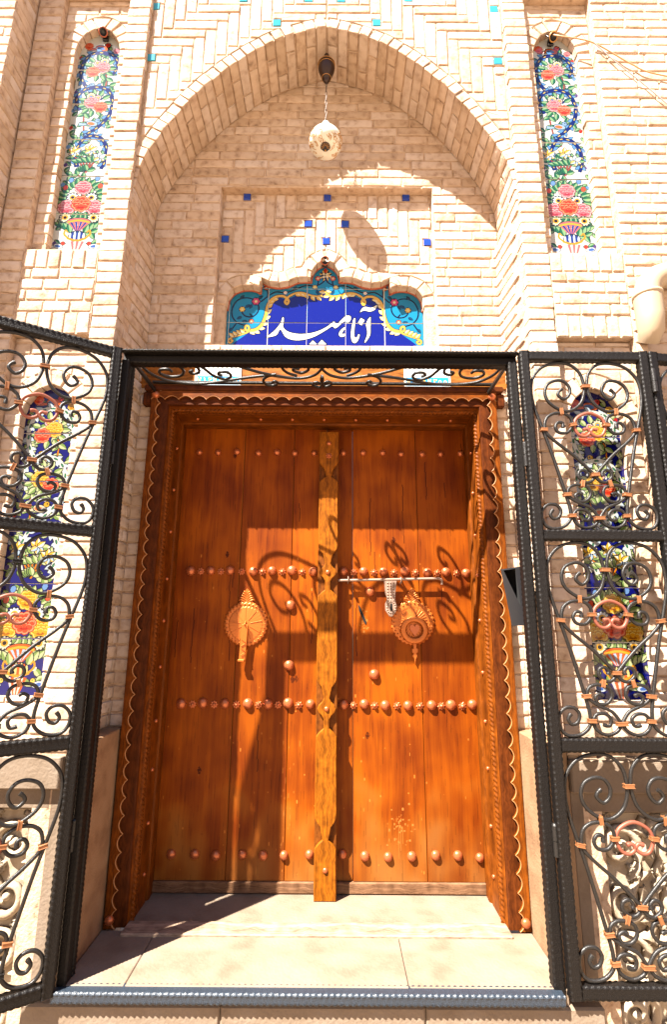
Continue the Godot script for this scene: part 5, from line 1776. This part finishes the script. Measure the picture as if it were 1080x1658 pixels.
func gate_leaf(label: String, where: Vector3, turn: float, wide: float) -> Node3D:
	var t := thing("gate_leaf", label, "gate", where, turn, "leaves of the wrought iron gate")
	var w := 0.035
	for x: float in [w / 2, wide - w / 2]:
		var m := MB.new()
		hammered(m, Vector3(x, -0.014, 0), Vector3(x, 2.194, 0), Vector3.RIGHT, w, 0.034)
		part(t, "stile", m.mesh(), M.iron)
	for y: Array in [[0.005, 0.038], [0.718, 0.042], [1.4435, 0.038], [2.173, 0.038]]:
		var m := MB.new()
		hammered(m, Vector3(w + 0.001, y[0], 0), Vector3(wide - w - 0.001, y[0], 0), Vector3.UP, y[1], 0.032)
		part(t, "rail", m.mesh(), M.iron)
	var half := (wide - 2 * w) / 2
	fill_panel(t, wide / 2, 1.463, 0.691, half)
	fill_panel(t, wide / 2, 0.740, 0.684, half)
	fill_panel(t, wide / 2, 0.025, 0.671, half)
	return t


func hinge(t: Node3D, p: Vector3) -> void:
	var m := MB.new()
	var ring := PackedVector2Array()
	for i in 10: ring.append(Vector2.from_angle(TAU * i / 10) * 0.010)
	m.sweep(PackedVector3Array([p - Vector3(0, 0.045, 0), p + Vector3(0, 0.0, 0)]), ring, Vector3.BACK)
	m.sweep(PackedVector3Array([p + Vector3(0, 0.002, 0), p + Vector3(0, 0.047, 0)]), ring, Vector3.BACK)
	m.lathe(PackedVector2Array([Vector2(0.010, 0), Vector2(0.007, 0.006), Vector2(0.0001, 0.008)]), 10, Transform3D(Basis(Vector3.RIGHT, Vector3.FORWARD, Vector3.UP), p + Vector3(0, 0.047, 0)))
	part(t, "hinge", m.mesh(), M.iron_bar)


func build_gate() -> void:
	var t := thing("iron_gateway", "black hammered iron gate frame standing round the doorway, with a flat scrolled grille on top", "gate frame")
	var z := 0.566
	for x: float in [-0.786, 0.7865]:
		var m := MB.new()
		hammered(m, Vector3(x, -0.03, z - 0.006), Vector3(x, 2.160, z - 0.006), Vector3.RIGHT, 0.030 if x < 0 else 0.036, 0.036)
		part(t, "post", m.mesh(), M.iron)
	var cb := MB.new()
	cb.box(Vector3(0.8045, 1.09, z - 0.026), Vector3(0.026, 2.14, 0.006), 0.001)
	part(t, "cover_strip", cb.mesh(), M.iron)
	cb = MB.new()
	cb.box(Vector3(-0.8045, 1.09, z - 0.018), Vector3(0.030, 2.14, 0.006), 0.001)
	part(t, "cover_strip", cb.mesh(), M.iron)
	# the narrower stop bar behind the left post
	var sb := MB.new()
	hammered(sb, Vector3(-0.777, 0.0, z - 0.040), Vector3(-0.777, 2.155, z - 0.040), Vector3.RIGHT, 0.016, 0.022, 0.003, 0.016)
	part(t, "stop_bar", sb.mesh(), M.iron)
	var m1 := MB.new()
	hammered(m1, Vector3(-0.80, 2.1705, 0.545), Vector3(0.807, 2.1705, 0.545), Vector3.UP, 0.034, 0.040)
	part(t, "top_bar", m1.mesh(), M.iron)
	m1 = MB.new()
	hammered(m1, Vector3(-0.80, 2.194, 0.567), Vector3(0.807, 2.194, 0.567), Vector3.UP, 0.011, 0.052, 0.004, 0.017)
	part(t, "top_flange", m1.mesh(), M.iron)
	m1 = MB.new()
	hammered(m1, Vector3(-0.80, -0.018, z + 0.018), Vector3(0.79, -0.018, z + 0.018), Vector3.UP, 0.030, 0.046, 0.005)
	part(t, "sill_bar", m1.mesh(), M.sky_tinted_iron)
	for y: float in [1.76, 0.42]:
		hinge(t, Vector3(0.8055, y, 0.588))
		hinge(t, Vector3(-0.7995, y, 0.574))
	# the flat grille closes the gap between the top bar and the wooden cornice
	var g := group_part(t, "overhead_grille")
	var yg := 2.172
	m1 = MB.new()
	m1.box(Vector3(0.008, 2.2095, 0.280), Vector3(1.58, 0.010, 0.020), 0.002)
	part(g, "rear_bar", m1.mesh(), M.iron_bar)
	for x: float in [-0.772, 0.780]:
		m1 = MB.new()
		m1.box(Vector3(x, yg + 0.002, 0.416), Vector3(0.012, 0.018, 0.29), 0.002)
		part(g, "side_bar", m1.mesh(), M.iron_bar)
	var mid := 0.008
	var runs: Array = [
		[Vector2(-0.757, 0.545), Vector2(-0.757, 0.50), Vector2(-0.74, 0.43), Vector2(-0.69, 0.372), Vector2(-0.60, 0.345), Vector2(-0.50, 0.352), Vector2(-0.33, 0.405), Vector2(-0.20, 0.435)],
		[Vector2(-0.645, 0.455), Vector2(-0.655, 0.475), Vector2(-0.69, 0.47), Vector2(-0.70, 0.435), Vector2(-0.665, 0.408), Vector2(-0.615, 0.42), Vector2(-0.592, 0.465), Vector2(-0.605, 0.51), Vector2(-0.64, 0.545)],
		[Vector2(-0.552, 0.465), Vector2(-0.568, 0.455), Vector2(-0.558, 0.437), Vector2(-0.53, 0.45), Vector2(-0.525, 0.49), Vector2(-0.555, 0.52), Vector2(-0.585, 0.495)],
		[Vector2(-0.57, 0.525), Vector2(-0.53, 0.525), Vector2(-0.50, 0.485), Vector2(-0.473, 0.42), Vector2(-0.43, 0.39), Vector2(-0.398, 0.415), Vector2(-0.405, 0.45), Vector2(-0.435, 0.455), Vector2(-0.45, 0.435), Vector2(-0.435, 0.422)],
		[Vector2(-0.40, 0.545), Vector2(-0.34, 0.50), Vector2(-0.24, 0.44), Vector2(-0.12, 0.402), Vector2(-0.04, 0.425), Vector2(0.0, 0.49), Vector2(0.0, 0.545)],
		[Vector2(-0.095, 0.485), Vector2(-0.115, 0.492), Vector2(-0.12, 0.47), Vector2(-0.085, 0.452), Vector2(-0.055, 0.485), Vector2(-0.075, 0.53), Vector2(-0.13, 0.535), Vector2(-0.165, 0.50), Vector2(-0.15, 0.455), Vector2(-0.11, 0.425)],
		[Vector2(-0.012, 0.352), Vector2(-0.022, 0.365), Vector2(-0.038, 0.358), Vector2(-0.040, 0.335), Vector2(-0.012, 0.318), Vector2(0.0, 0.35), Vector2(-0.004, 0.39), Vector2(0.0, 0.42)],
		[Vector2(-0.222, 0.362), Vector2(-0.210, 0.372), Vector2(-0.200, 0.352), Vector2(-0.225, 0.330), Vector2(-0.255, 0.345), Vector2(-0.26, 0.385), Vector2(-0.235, 0.42), Vector2(-0.20, 0.432)],
	]
	for run: Array in runs:
		for s: float in [1.0, -1.0]:
			var pts := Pic.cr(run, 6)
			var path := PackedVector3Array()
			for p in pts: path.append(Vector3(mid + p.x * s, yg + (0.003 if s < 0 else 0.0), p.y))
			var m := MB.new()
			m.sweep(path, bar_section(0.0058), Vector3.UP)
			part(g, "scroll", m.mesh(), M.iron_bar)
	# the leaves: one stands out towards the street, the other lies open against the wall with a second one folded on
	gate_leaf("black wrought iron gate leaf standing open towards the street, left of the wooden door", Vector3(-0.800, 0, 0.592), PI + 0.566, 0.512)
	gate_leaf("black wrought iron gate leaf lying open along the wall, right of the wooden door", Vector3(0.8075, 0, 0.594), 0.0, 0.512)
	var fold := gate_leaf("folded outer gate leaf cut off by the right edge of the photo", Vector3(1.325, 0, 0.594), 0.17, 0.512)
	hinge(fold, Vector3(-0.001, 2.06, 0.020))
	hinge(fold, Vector3(-0.001, 0.60, 0.020))


# ---------- smaller things on the walls

func build_lantern() -> void:
	var c := Vector3(0.010, 3.498, 0.355)
	var t := thing("hanging_lantern", "egg shaped cream lantern with gold filigree hanging on a chain under the arch", "lantern", c)
	var up := Basis(Vector3.RIGHT, Vector3.FORWARD, Vector3.UP)
	var m := MB.new()
	m.lathe(PackedVector2Array([Vector2(0.0001, 0.375), Vector2(0.010, 0.376), Vector2(0.016, 0.386), Vector2(0.014, 0.394), Vector2(0.022, 0.398), Vector2(0.024, 0.408), Vector2(0.021, 0.412), Vector2(0.034, 0.43), Vector2(0.042, 0.455), Vector2(0.044, 0.470), Vector2(0.041, 0.474), Vector2(0.044, 0.480), Vector2(0.041, 0.487), Vector2(0.044, 0.494), Vector2(0.038, 0.505), Vector2(0.022, 0.512), Vector2(0.014, 0.53), Vector2(0.013, 0.556)]), 24, Transform3D(up, Vector3.ZERO))
	part(t, "canopy", m.mesh(), M.dark_bronze)
	for y: float in [0.400, 0.472, 0.488]:
		m = MB.new()
		var ring := PackedVector3Array()
		for i in 24: ring.append(Vector3(cos(TAU * i / 24), 0, sin(TAU * i / 24)) * (0.0245 if y < 0.45 else 0.0445) + Vector3(0, y + 0.003, 0))
		m.sweep(ring, bar_section(0.0012), Vector3.UP, PackedFloat32Array(), true)
		part(t, "gold_ring", m.mesh(), M.gold_paint)
	for k in 9:
		m = MB.new()
		var link := PackedVector3Array()
		for i in 12:
			var a := TAU * i / 12
			var q := Vector3(cos(a) * 0.0045, sin(a) * 0.0172, 0)
			link.append(q.rotated(Vector3.UP, PI / 2 * (k % 2) + 0.4) + Vector3(0, 0.126 + k * 0.0297, 0))
		m.sweep(link, bar_section(0.0014), Vector3.RIGHT if k % 2 else Vector3.BACK, PackedFloat32Array(), true)
		part(t, "chain_link", m.mesh(), M.chain)
	var r := func(y: float) -> float: return 0.083 * sqrt(maxf(0.0, 1.0 - pow((y + 0.002) / 0.072, 2.0))) * (1.0 - 0.03 * y / 0.072)
	var prof := PackedVector2Array([Vector2(0.0001, -0.0685), Vector2(0.012, -0.0684)])
	for i in 17:
		var y := lerpf(-0.0710, 0.0680, i / 16.0)
		prof.append(Vector2((r as Callable).call(y), y))
	m = MB.new()
	m.lathe(prof, 32, Transform3D(up, Vector3.ZERO))
	part(t, "globe", m.mesh(), M.cream_metal)
	m = MB.new()
	m.lathe(PackedVector2Array([Vector2(0.020, 0.062), Vector2(0.024, 0.084), Vector2(0.017, 0.094), Vector2(0.022, 0.103), Vector2(0.018, 0.112), Vector2(0.0001, 0.117)]), 16, Transform3D(up, Vector3.ZERO))
	part(t, "finial", m.mesh(), M.cream_metal)
	for k in 8:
		m = MB.new()
		var a := TAU * k / 8 + 0.3
		var path := PackedVector3Array()
		for i in 7:
			var g := i / 6.0
			path.append(Vector3(cos(a), 0, sin(a)) * (0.020 + 0.024 * g - 0.006 * g * g) + Vector3(0, 0.072 + 0.013 * sin(g * 2.6), 0))
		m.sweep(path, PackedVector2Array([Vector2(-0.0045, 0), Vector2(0, -0.001), Vector2(0.0045, 0), Vector2(0, 0.001)]), Vector3.UP, PackedFloat32Array([0.5, 0.9, 1.1, 1.1, 1.0, 0.8, 0.3]))
		part(t, "petal", m.mesh(), M.cream_metal)
	# gold tendrils laid on the lower half, opening upwards in a wide v
	var rr := RandomNumberGenerator.new()
	rr.seed = 12
	m = MB.new()
	for k in 110:
		var a := rr.randf() * TAU
		var y := rr.randf_range(-0.064, 0.024)
		var near := absf(wrapf(a - PI / 2, -PI / 3, PI / 3))
		if y > -0.045 + near * 0.085: continue
		var path := PackedVector3Array()
		var turn := rr.randf() * TAU
		var d := 1.0 if rr.randf() < 0.5 else -1.0
		for i in 9:
			var g := i / 8.0
			var rad := 0.0105 * (1.0 - g * 0.75)
			var aa := a + cos(turn + d * g * 5.5) * rad / 0.075
			var yy := y + sin(turn + d * g * 5.5) * rad
			var q: float = (r as Callable).call(yy) + 0.0004
			path.append(Vector3(cos(aa) * q, yy, sin(aa) * q))
		m.sweep(path, bar_section(0.0011), Vector3(cos(a), 0, sin(a)))
	part(t, "gold_filigree", m.mesh(), M.gold_paint)
	# shells round the foot
	for k in 1:
		var a := PI / 2
		m = MB.new()
		var fan := PackedVector2Array([Vector2(0.006, -0.018)])
		for i in 11: fan.append(Vector2.from_angle(-0.25 + (PI + 0.5) * i / 10.0) * 0.0245)
		fan.append(Vector2(-0.006, -0.018))
		var out := Vector3(0, -0.93, 0.37).normalized()
		var sx := Vector3(-sin(a), 0, cos(a)) * -1.0
		var bs := Basis(sx, out.cross(sx), out)
		var at := Vector3(0, -0.066, 0.029) + out * 0.003
		m.prism(fan, -0.006, 0.004, 0.002, Rect2(), Transform3D(bs, at))
		part(t, "shell", m.mesh(), M.black)
		m = MB.new()
		for i in 9:
			var dd := Vector2.from_angle(-0.1 + (PI + 0.2) * i / 8.0)
			m.sweep(PackedVector3Array([Transform3D(bs, at) * Vector3(dd.x * 0.008, dd.y * 0.008, 0.005), Transform3D(bs, at) * Vector3(dd.x * 0.0235, dd.y * 0.0235, 0.0048)]), bar_section(0.0009), out)
		m.lathe(PackedVector2Array([Vector2(0.005, 0.003), Vector2(0.0035, 0.008), Vector2(0.0001, 0.009)]), 8, Transform3D(bs, at + bs * Vector3(0, -0.012, 0)))
		part(t, "shell_rib", m.mesh(), M.gold_paint)


func lamp_holder(label: String, at: Vector3, m_body: Material) -> void:
	var t := thing("lamp_holder", label, "lamp holder", at, 0.0, "small lamp holders in the niche tops")
	var b := Basis.from_euler(Vector3(0.7, 0.15, 0))
	var m := MB.new()
	m.lathe(PackedVector2Array([Vector2(0.0001, -0.024), Vector2(0.012, -0.022), Vector2(0.015, -0.008), Vector2(0.019, 0.002), Vector2(0.022, 0.012), Vector2(0.019, 0.014), Vector2(0.013, 0.004), Vector2(0.0001, 0.002)]), 14, Transform3D(b, Vector3.ZERO))
	part(t, "socket", m.mesh(), M.black)
	m = MB.new()
	m.lathe(PackedVector2Array([Vector2(0.0215, 0.011), Vector2(0.0235, 0.014), Vector2(0.0195, 0.016), Vector2(0.0175, 0.013)]), 14, Transform3D(b, Vector3.ZERO))
	part(t, "rim", m.mesh(), m_body)
	for s: float in [-1.0, 1.0]:
		m = MB.new()
		m.sweep(PackedVector3Array([Vector3(s * 0.016, 0.004, 0), Vector3(s * 0.026, 0.018, -0.004), Vector3(s * 0.024, 0.03, -0.012)]), bar_section(0.003), Vector3.BACK)
		part(t, "prong", m.mesh(), M.black)
	m = MB.new()
	m.box(Vector3(0, -0.004, -0.024), Vector3(0.03, 0.03, 0.012), 0.003)
	part(t, "base", m.mesh(), M.black)


func cable(called: String, label: String, pts: Array, r: float, m_c: Material) -> void:
	var path := PackedVector3Array()
	for i in pts.size() - 1:
		for k in 8:
			var p0: Vector3 = pts[maxi(i - 1, 0)]
			var p1: Vector3 = pts[i]
			var p2: Vector3 = pts[i + 1]
			var p3: Vector3 = pts[mini(i + 2, pts.size() - 1)]
			path.append(p1.cubic_interpolate(p2, p0, p3, k / 8.0))
	path.append(pts[pts.size() - 1])
	var m := MB.new()
	var ring := PackedVector2Array()
	for i in 6: ring.append(Vector2.from_angle(TAU * i / 6) * r)
	m.sweep(path, ring, Vector3.UP)
	var t := part(self, called, m.mesh(), m_c)
	t.set_meta("label", label)
	t.set_meta("category", "cable")


func build_small_things() -> void:
	build_lantern()
	lamp_holder("small black lamp holder at the top of the left upper niche, above the painted bird", Vector3(XC - 1.135, 4.045, N - 0.004), M.red_edge)
	lamp_holder("small black lamp holder with a gold rim at the top of the right upper niche", Vector3(XC + 1.145, 4.03, N - 0.002), M.gold_paint)
	lamp_holder("small dark lamp holder in the crown of the blue lettered sign", Vector3(XC - 0.004, 2.972, P - 0.012), M.red_edge)
	cable("power_cable", "tan cable running from the right upper niche across the brick pier", [Vector3(1.155, 4.03, N + 0.012), Vector3(1.19, 3.985, 0.50), Vector3(1.33, 3.93, F + 0.012), Vector3(1.50, 3.80, F + 0.012), Vector3(1.62, 3.735, F + 0.012), Vector3(2.0, 3.66, F + 0.012), Vector3(2.22, 3.64, F + 0.01)], 0.0036, M.cable_tan)
	cable("power_cable", "thin grey cable drooping below the tan cable on the brick pier", [Vector3(1.335, 3.925, F + 0.014), Vector3(1.42, 3.82, F + 0.012), Vector3(1.56, 3.66, F + 0.012), Vector3(1.72, 3.46, F + 0.012), Vector3(1.95, 3.15, F + 0.012), Vector3(2.2, 2.9, F + 0.01)], 0.0028, M.cable_grey)
	cable("lamp_wire", "short pale wire curling from the lamp holder over the blue lettered sign", [Vector3(0.012, 2.965, P + 0.004), Vector3(0.025, 2.945, P + 0.014), Vector3(0.045, 2.965, P + 0.012), Vector3(0.075, 3.0, P + 0.004)], 0.0022, M.cream_metal)
	# drain pipe with an elbow
	var t := thing("drain_pipe", "cream drain pipe elbow coming out of the wall at the right edge", "pipe")
	var path := PackedVector3Array()
	for p: Vector3 in [Vector3(1.62, 2.595, F + 0.03), Vector3(1.55, 2.598, F + 0.035)]: path.append(p)
	for i in 9:
		var a := PI / 2 * i / 8
		path.append(Vector3(1.50 - sin(a) * 0.098, 2.50 + cos(a) * 0.098, F + 0.036))
	var ring := PackedVector2Array()
	for i in 18: ring.append(Vector2.from_angle(TAU * i / 18) * 0.052)
	var m := MB.new()
	m.sweep(path, ring, Vector3.BACK)
	part(t, "elbow", m.mesh(), M.pipe_paint)
	m = MB.new()
	var ring2 := PackedVector2Array()
	for i in 18: ring2.append(Vector2.from_angle(TAU * i / 18) * 0.0565)
	m.sweep(PackedVector3Array([Vector3(1.402, 2.497, F + 0.036), Vector3(1.402, 2.40, F + 0.036), Vector3(1.402, 2.335, F + 0.03), Vector3(1.402, 2.30, F + 0.0)]), ring2, Vector3.BACK, PackedFloat32Array([1.0, 0.97, 0.9, 0.74]))
	part(t, "socket_end", m.mesh(), M.pipe_paint)
	m = MB.new()
	m.lathe(PackedVector2Array([Vector2(0.052, -0.008), Vector2(0.060, -0.006), Vector2(0.060, 0.006), Vector2(0.052, 0.008)]), 18, Transform3D(Basis(Vector3.RIGHT, Vector3.FORWARD, Vector3.UP), Vector3(1.402, 2.497, F + 0.036)))
	part(t, "collar", m.mesh(), M.pipe_paint)
	# black wedge shaped box on the right jamb
	var b := thing("wall_box", "black metal wedge shaped box fixed to the right side of the door frame", "letter box")
	m = MB.new()
	var o := [Vector3(0.742, 1.338, 0.40), Vector3(0.842, 1.352, 0.42), Vector3(0.842, 1.352, 0.30), Vector3(0.812, 1.346, 0.30)]
	var u := [Vector3(0.772, 1.115, 0.40), Vector3(0.842, 1.118, 0.42), Vector3(0.842, 1.118, 0.30), Vector3(0.812, 1.118, 0.30)]
	var hole := [Vector3(0.752, 1.334, 0.403), Vector3(0.7975, 1.340, 0.4115), Vector3(0.8085, 1.190, 0.4135)]
	for i in 4:
		if i > 0: m.quad(u[i], o[i], o[(i + 1) % 4], u[(i + 1) % 4])
	m.quad(u[0], u[1], u[2], u[3])
	m.quad(o[0], o[3], o[2], o[1])
	m.quad(u[0], o[0], hole[0], hole[2])
	m.quad(hole[2], hole[1], u[1], u[0])
	m.quad(hole[1], o[1], u[1], u[1])
	m.quad(o[0], o[1], hole[1], hole[0])
	part(b, "body", m.mesh(), M.black)
	m = MB.new()
	for i in 3:
		var p: Vector3 = hole[i]
		var q: Vector3 = hole[(i + 1) % 3]
		var inn := Vector3(0.012, 0, -0.06)
		m.quad(p, q, q + inn, p + inn)
	m.tri(hole[0] + Vector3(0.012, 0, -0.06), hole[1] + Vector3(0.012, 0, -0.06), hole[2] + Vector3(0.012, 0, -0.06))
	part(b, "slot", m.mesh(), M.hole_shade)


# ---------- stone at the foot of the wall

func carve_leaf(m: MB, at: Vector2, ang: float, l: float, w: float, z: float, bend: float) -> void:
	# a lobed leaf that rises to a rib along its middle and curls over at its tip
	var nseg := 6
	var mid: Array[Vector3] = []
	var lft: Array[Vector3] = []
	var rgt: Array[Vector3] = []
	for i in nseg + 1:
		var g := float(i) / nseg
		var a := ang + bend * g
		var p := at + Vector2(cos(ang + bend * g * 0.5), sin(ang + bend * g * 0.5)) * l * g
		var ww := w * sin(PI * clampf(0.12 + g * 0.88, 0, 1)) * (1.0 if i % 2 else 0.62)
		var nn := Vector2(-sin(a), cos(a))
		mid.append(Vector3(p.x, p.y, z + 0.022 * sin(PI * (0.25 + 0.75 * g)) + 0.010))
		lft.append(Vector3(p.x + nn.x * ww + cos(a) * ww * 0.5, p.y + nn.y * ww + sin(a) * ww * 0.5, z + 0.006 + 0.012 * (i % 2)))
		rgt.append(Vector3(p.x - nn.x * ww + cos(a) * ww * 0.5, p.y - nn.y * ww + sin(a) * ww * 0.5, z + 0.006 + 0.012 * (i % 2)))
	var rows: Array = [PackedVector3Array(), PackedVector3Array(), PackedVector3Array(), PackedVector3Array(), PackedVector3Array(), PackedVector3Array(), PackedVector3Array()]
	for i in nseg + 1:
		rows[0].append(Vector3(lft[i].x, lft[i].y, z - 0.01))
		rows[1].append(lft[i])
		rows[2].append(lft[i].lerp(mid[i], 0.55) - Vector3(0, 0, 0.006))
		rows[3].append(mid[i])
		rows[4].append(rgt[i].lerp(mid[i], 0.55) - Vector3(0, 0, 0.006))
		rows[5].append(rgt[i])
		rows[6].append(Vector3(rgt[i].x, rgt[i].y, z - 0.01))
	m.grid(rows, false, true)


func build_plinth(s: float) -> void:
	var t := thing("stone_plinth", "pale stone plinth with a carved leaf panel behind the left gate leaf" if s < 0 else "pale stone plinth with a carved leaf panel behind the right gate leaf", "plinth", Vector3.ZERO, 0.0, "carved stone plinths beside the doorway")
	var xx := func(a: float, b: float) -> Vector2: return Vector2(minf(XC + s * a, XC + s * b), maxf(XC + s * a, XC + s * b))
	var far := 1.46 if s < 0 else 2.2
	var e: Vector2 = (xx as Callable).call(0.892, far - 0.002)
	var m := MB.new()
	block(m, e.x, e.y, 0.545, 0.652, 0.1, F + 0.022, 0.005)
	part(t, "cap_slab", m.mesh(), M.stone)
	for r: Array in [[0.893, 0.938, -0.33, 0.543, 0.0], [0.939, 1.40, 0.478, 0.542, 0.0], [0.939, 1.40, -0.33, -0.225, 0.0], [1.401, far - 0.01, -0.33, 0.541, 0.001]]:
		m = MB.new()
		var q: Vector2 = (xx as Callable).call(r[0], r[1])
		block(m, q.x, q.y, r[2], r[3], 0.1, F - 0.006 + float(r[4]), 0.003)
		part(t, "frame_slab", m.mesh(), M.stone)
	m = MB.new()
	var e2: Vector2 = (xx as Callable).call(0.938, 1.402)
	block(m, e2.x, e2.y, -0.24, 0.48, 0.08, F - 0.050)
	part(t, "panel_ground", m.mesh(), M.carved_stone)
	m = MB.new()
	var z := F - 0.050
	for r: Array in [[0.952, 0.960, -0.21, 0.462], [1.380, 1.388, -0.21, 0.462]]:
		var q: Vector2 = (xx as Callable).call(r[0], r[1])
		block(m, q.x, q.y, r[2], r[3], z - 0.01, z + 0.012, 0.003)
	var q2: Vector2 = (xx as Callable).call(0.952, 1.388)
	block(m, q2.x, q2.y, 0.4625, 0.470, z - 0.01, z + 0.012, 0.003)
	part(t, "panel_fillet", m.mesh(), M.carved_stone)
	# carving: rolling stems with leaves, mirrored about the middle of the panel
	var mid := XC + s * 1.17
	var rr := RandomNumberGenerator.new()
	rr.seed = 91
	var wall := MB.new()
	var flor := MB.new()
	var half := PackedVector2Array([Vector2(-0.013, -0.004), Vector2(0.013, -0.004), Vector2(0.011, 0.011), Vector2(0.0, 0.019), Vector2(-0.011, 0.011)])
	for v: float in [1.0, -1.0]:
		for k in 4:
			var y := 0.36 - k * 0.165
			var d := 1.0 if k % 2 == 0 else -1.0
			var path := PackedVector3Array()
			var wd := PackedFloat32Array()
			for i in 26:
				var g := i / 25.0
				var a := PI * 0.5 * d + d * (2.2 - g * 8.2)
				var r := 0.073 * (1.0 - g * 0.80)
				path.append(Vector3(mid + v * (0.105 + cos(a) * r), y + sin(a) * r, z + 0.004 + 0.012 * g))
				wd.append(1.25 - 0.55 * g)
			wall.sweep(path, half, Vector3.BACK, wd)
			wall.lathe(PackedVector2Array([Vector2(0.016, 0.0), Vector2(0.014, 0.016), Vector2(0.008, 0.024), Vector2(0.0001, 0.026)]), 10, Transform3D(Basis(), Vector3(mid + v * 0.105, y, z + 0.004)))
			var stem := PackedVector3Array()
			for i in 9:
				var g := i / 8.0
				stem.append(Vector3(mid + v * (0.012 + 0.075 * sin(g * PI) * (0.5 if d > 0 else 0.9)), y + 0.09 - g * 0.17, z + 0.004))
			wall.sweep(stem, half, Vector3.BACK)
			for i in 4:
				var a := TAU * i / 4 + 0.6 * d
				var at := Vector2(mid + v * (0.105 + cos(a) * 0.070), y + sin(a) * 0.070)
				var ang := a + 0.9 * d
				if v < 0: ang = PI - ang
				carve_leaf(flor, at, ang, 0.062 + rr.randf() * 0.02, 0.020 + rr.randf() * 0.005, z, 1.2 * d * v)
	for k in 7: carve_leaf(flor, Vector2(mid, 0.42 - k * 0.1), PI / 2 + (0.5 if k % 2 else -0.5), 0.07, 0.022, z + 0.004, 0.8 if k % 2 else -0.8)
	part(t, "carved_stem", wall.mesh(), M.carved_stone)
	part(t, "carved_leaves", flor.mesh(), M.carved_stone)
	# the block that lines the jamb at its foot
	m = MB.new()
	var j: Vector2 = (xx as Callable).call(0.806, 0.8905)
	block(m, j.x, j.y, -0.33, 0.70, 0.206, F + 0.004, 0.004)
	part(t, "jamb_block", m.mesh(), M.bounce_lit_stone)


func build_floor() -> void:
	var m := MB.new()
	m.quad(Vector3(-40, -0.33, 40), Vector3(40, -0.33, 40), Vector3(40, -0.33, -1), Vector3(-40, -0.33, -1))
	struct("ground", m.mesh(), M.ground)
	var t := thing("door_step", "worn pale stone threshold in front of the wooden door, half in shadow", "doorstep")
	var j := 0.803
	for r: Array in [[XC - j, XC - 0.60, -0.0015], [XC - 0.598, XC + 0.30, -0.001], [XC + 0.302, XC + j, -0.002]]:
		m = MB.new()
		block(m, r[0], r[1], -0.12, r[2], 0.268, 0.575, 0.003)
		part(t, "tread_slab", m.mesh(), M.stone)
	m = MB.new()
	block(m, XC - 0.72, XC + 0.72, -0.12, 0.009, 0.222, 0.3105, 0.004)
	part(t, "sill_board", m.mesh(), M.sill_wood)
	m = MB.new()
	block(m, XC - 0.72, XC + 0.72, -0.12, 0.003, -0.1, 0.2205, 0.003)
	part(t, "inner_slab", m.mesh(), M.stone)
	for r: Array in [[-0.90, -0.28], [-0.278, 0.36], [0.362, 0.92]]:
		m = MB.new()
		block(m, r[0], r[1], -0.34, -0.046, 0.30, 0.586, 0.006)
		part(t, "riser_slab", m.mesh(), M.stone)


func _ready() -> void:
	rng.seed = 20240
	# camera, sky, sun and exposure
	cam = Camera3D.new()
	cam.name = "camera"
	cam.fov = 89.45
	cam.near = 0.05
	cam.far = 200.0
	cam.transform = Transform3D(Basis.from_euler(Vector3(deg_to_rad(12.7), 0, 0)) * Basis.from_euler(Vector3(0, 0, deg_to_rad(0.4))), Vector3(0.063, 1.10, 2.49))
	add_child(cam)
	var sky_m := ProceduralSkyMaterial.new()
	sky_m.sky_top_color = Color(0.40, 0.53, 0.74)
	sky_m.sky_horizon_color = Color(0.85, 0.73, 0.62)
	sky_m.ground_bottom_color = Color(0.42, 0.36, 0.28)
	sky_m.ground_horizon_color = Color(0.66, 0.60, 0.52)
	sky_m.sky_curve = 0.35
	sky_m.sky_energy_multiplier = 0.62
	var env := Environment.new()
	env.background_mode = Environment.BG_SKY
	env.sky = Sky.new()
	env.sky.sky_material = sky_m
	env.tonemap_mode = Environment.TONE_MAPPER_LINEAR
	env.tonemap_exposure = 5.9
	env.sdfgi_enabled = true
	env.ssao_enabled = true
	env.ssil_enabled = true
	var we := WorldEnvironment.new()
	we.name = "world"
	we.environment = env
	add_child(we)
	var sun := DirectionalLight3D.new()
	sun.name = "sun"
	sun.light_energy = 1.6
	sun.light_color = Color(1.0, 0.965, 0.92)
	sun.light_angular_distance = 0.5
	sun.shadow_enabled = true
	sun.basis = Basis.looking_at(Vector3(1.05, -2.1, -1.0))
	add_child(sun)

	make_materials()
	for low: bool in [false, true]:
		var m := mat("panel_low" if low else "panel_up", (lin(0.36, 0.36, 0.36) if low else lin(0.40, 0.40, 0.40)), 0.09)
		m.albedo_texture = paint_panel(low)
	build_floor()
	build_portal()
	build_recess()
	build_wing(-1.0)
	build_wing(1.0)
	build_piers()
	build_plinth(-1.0)
	build_plinth(1.0)
	build_door()
	build_sign()
	build_plaques()
	build_gate()
	build_small_things()
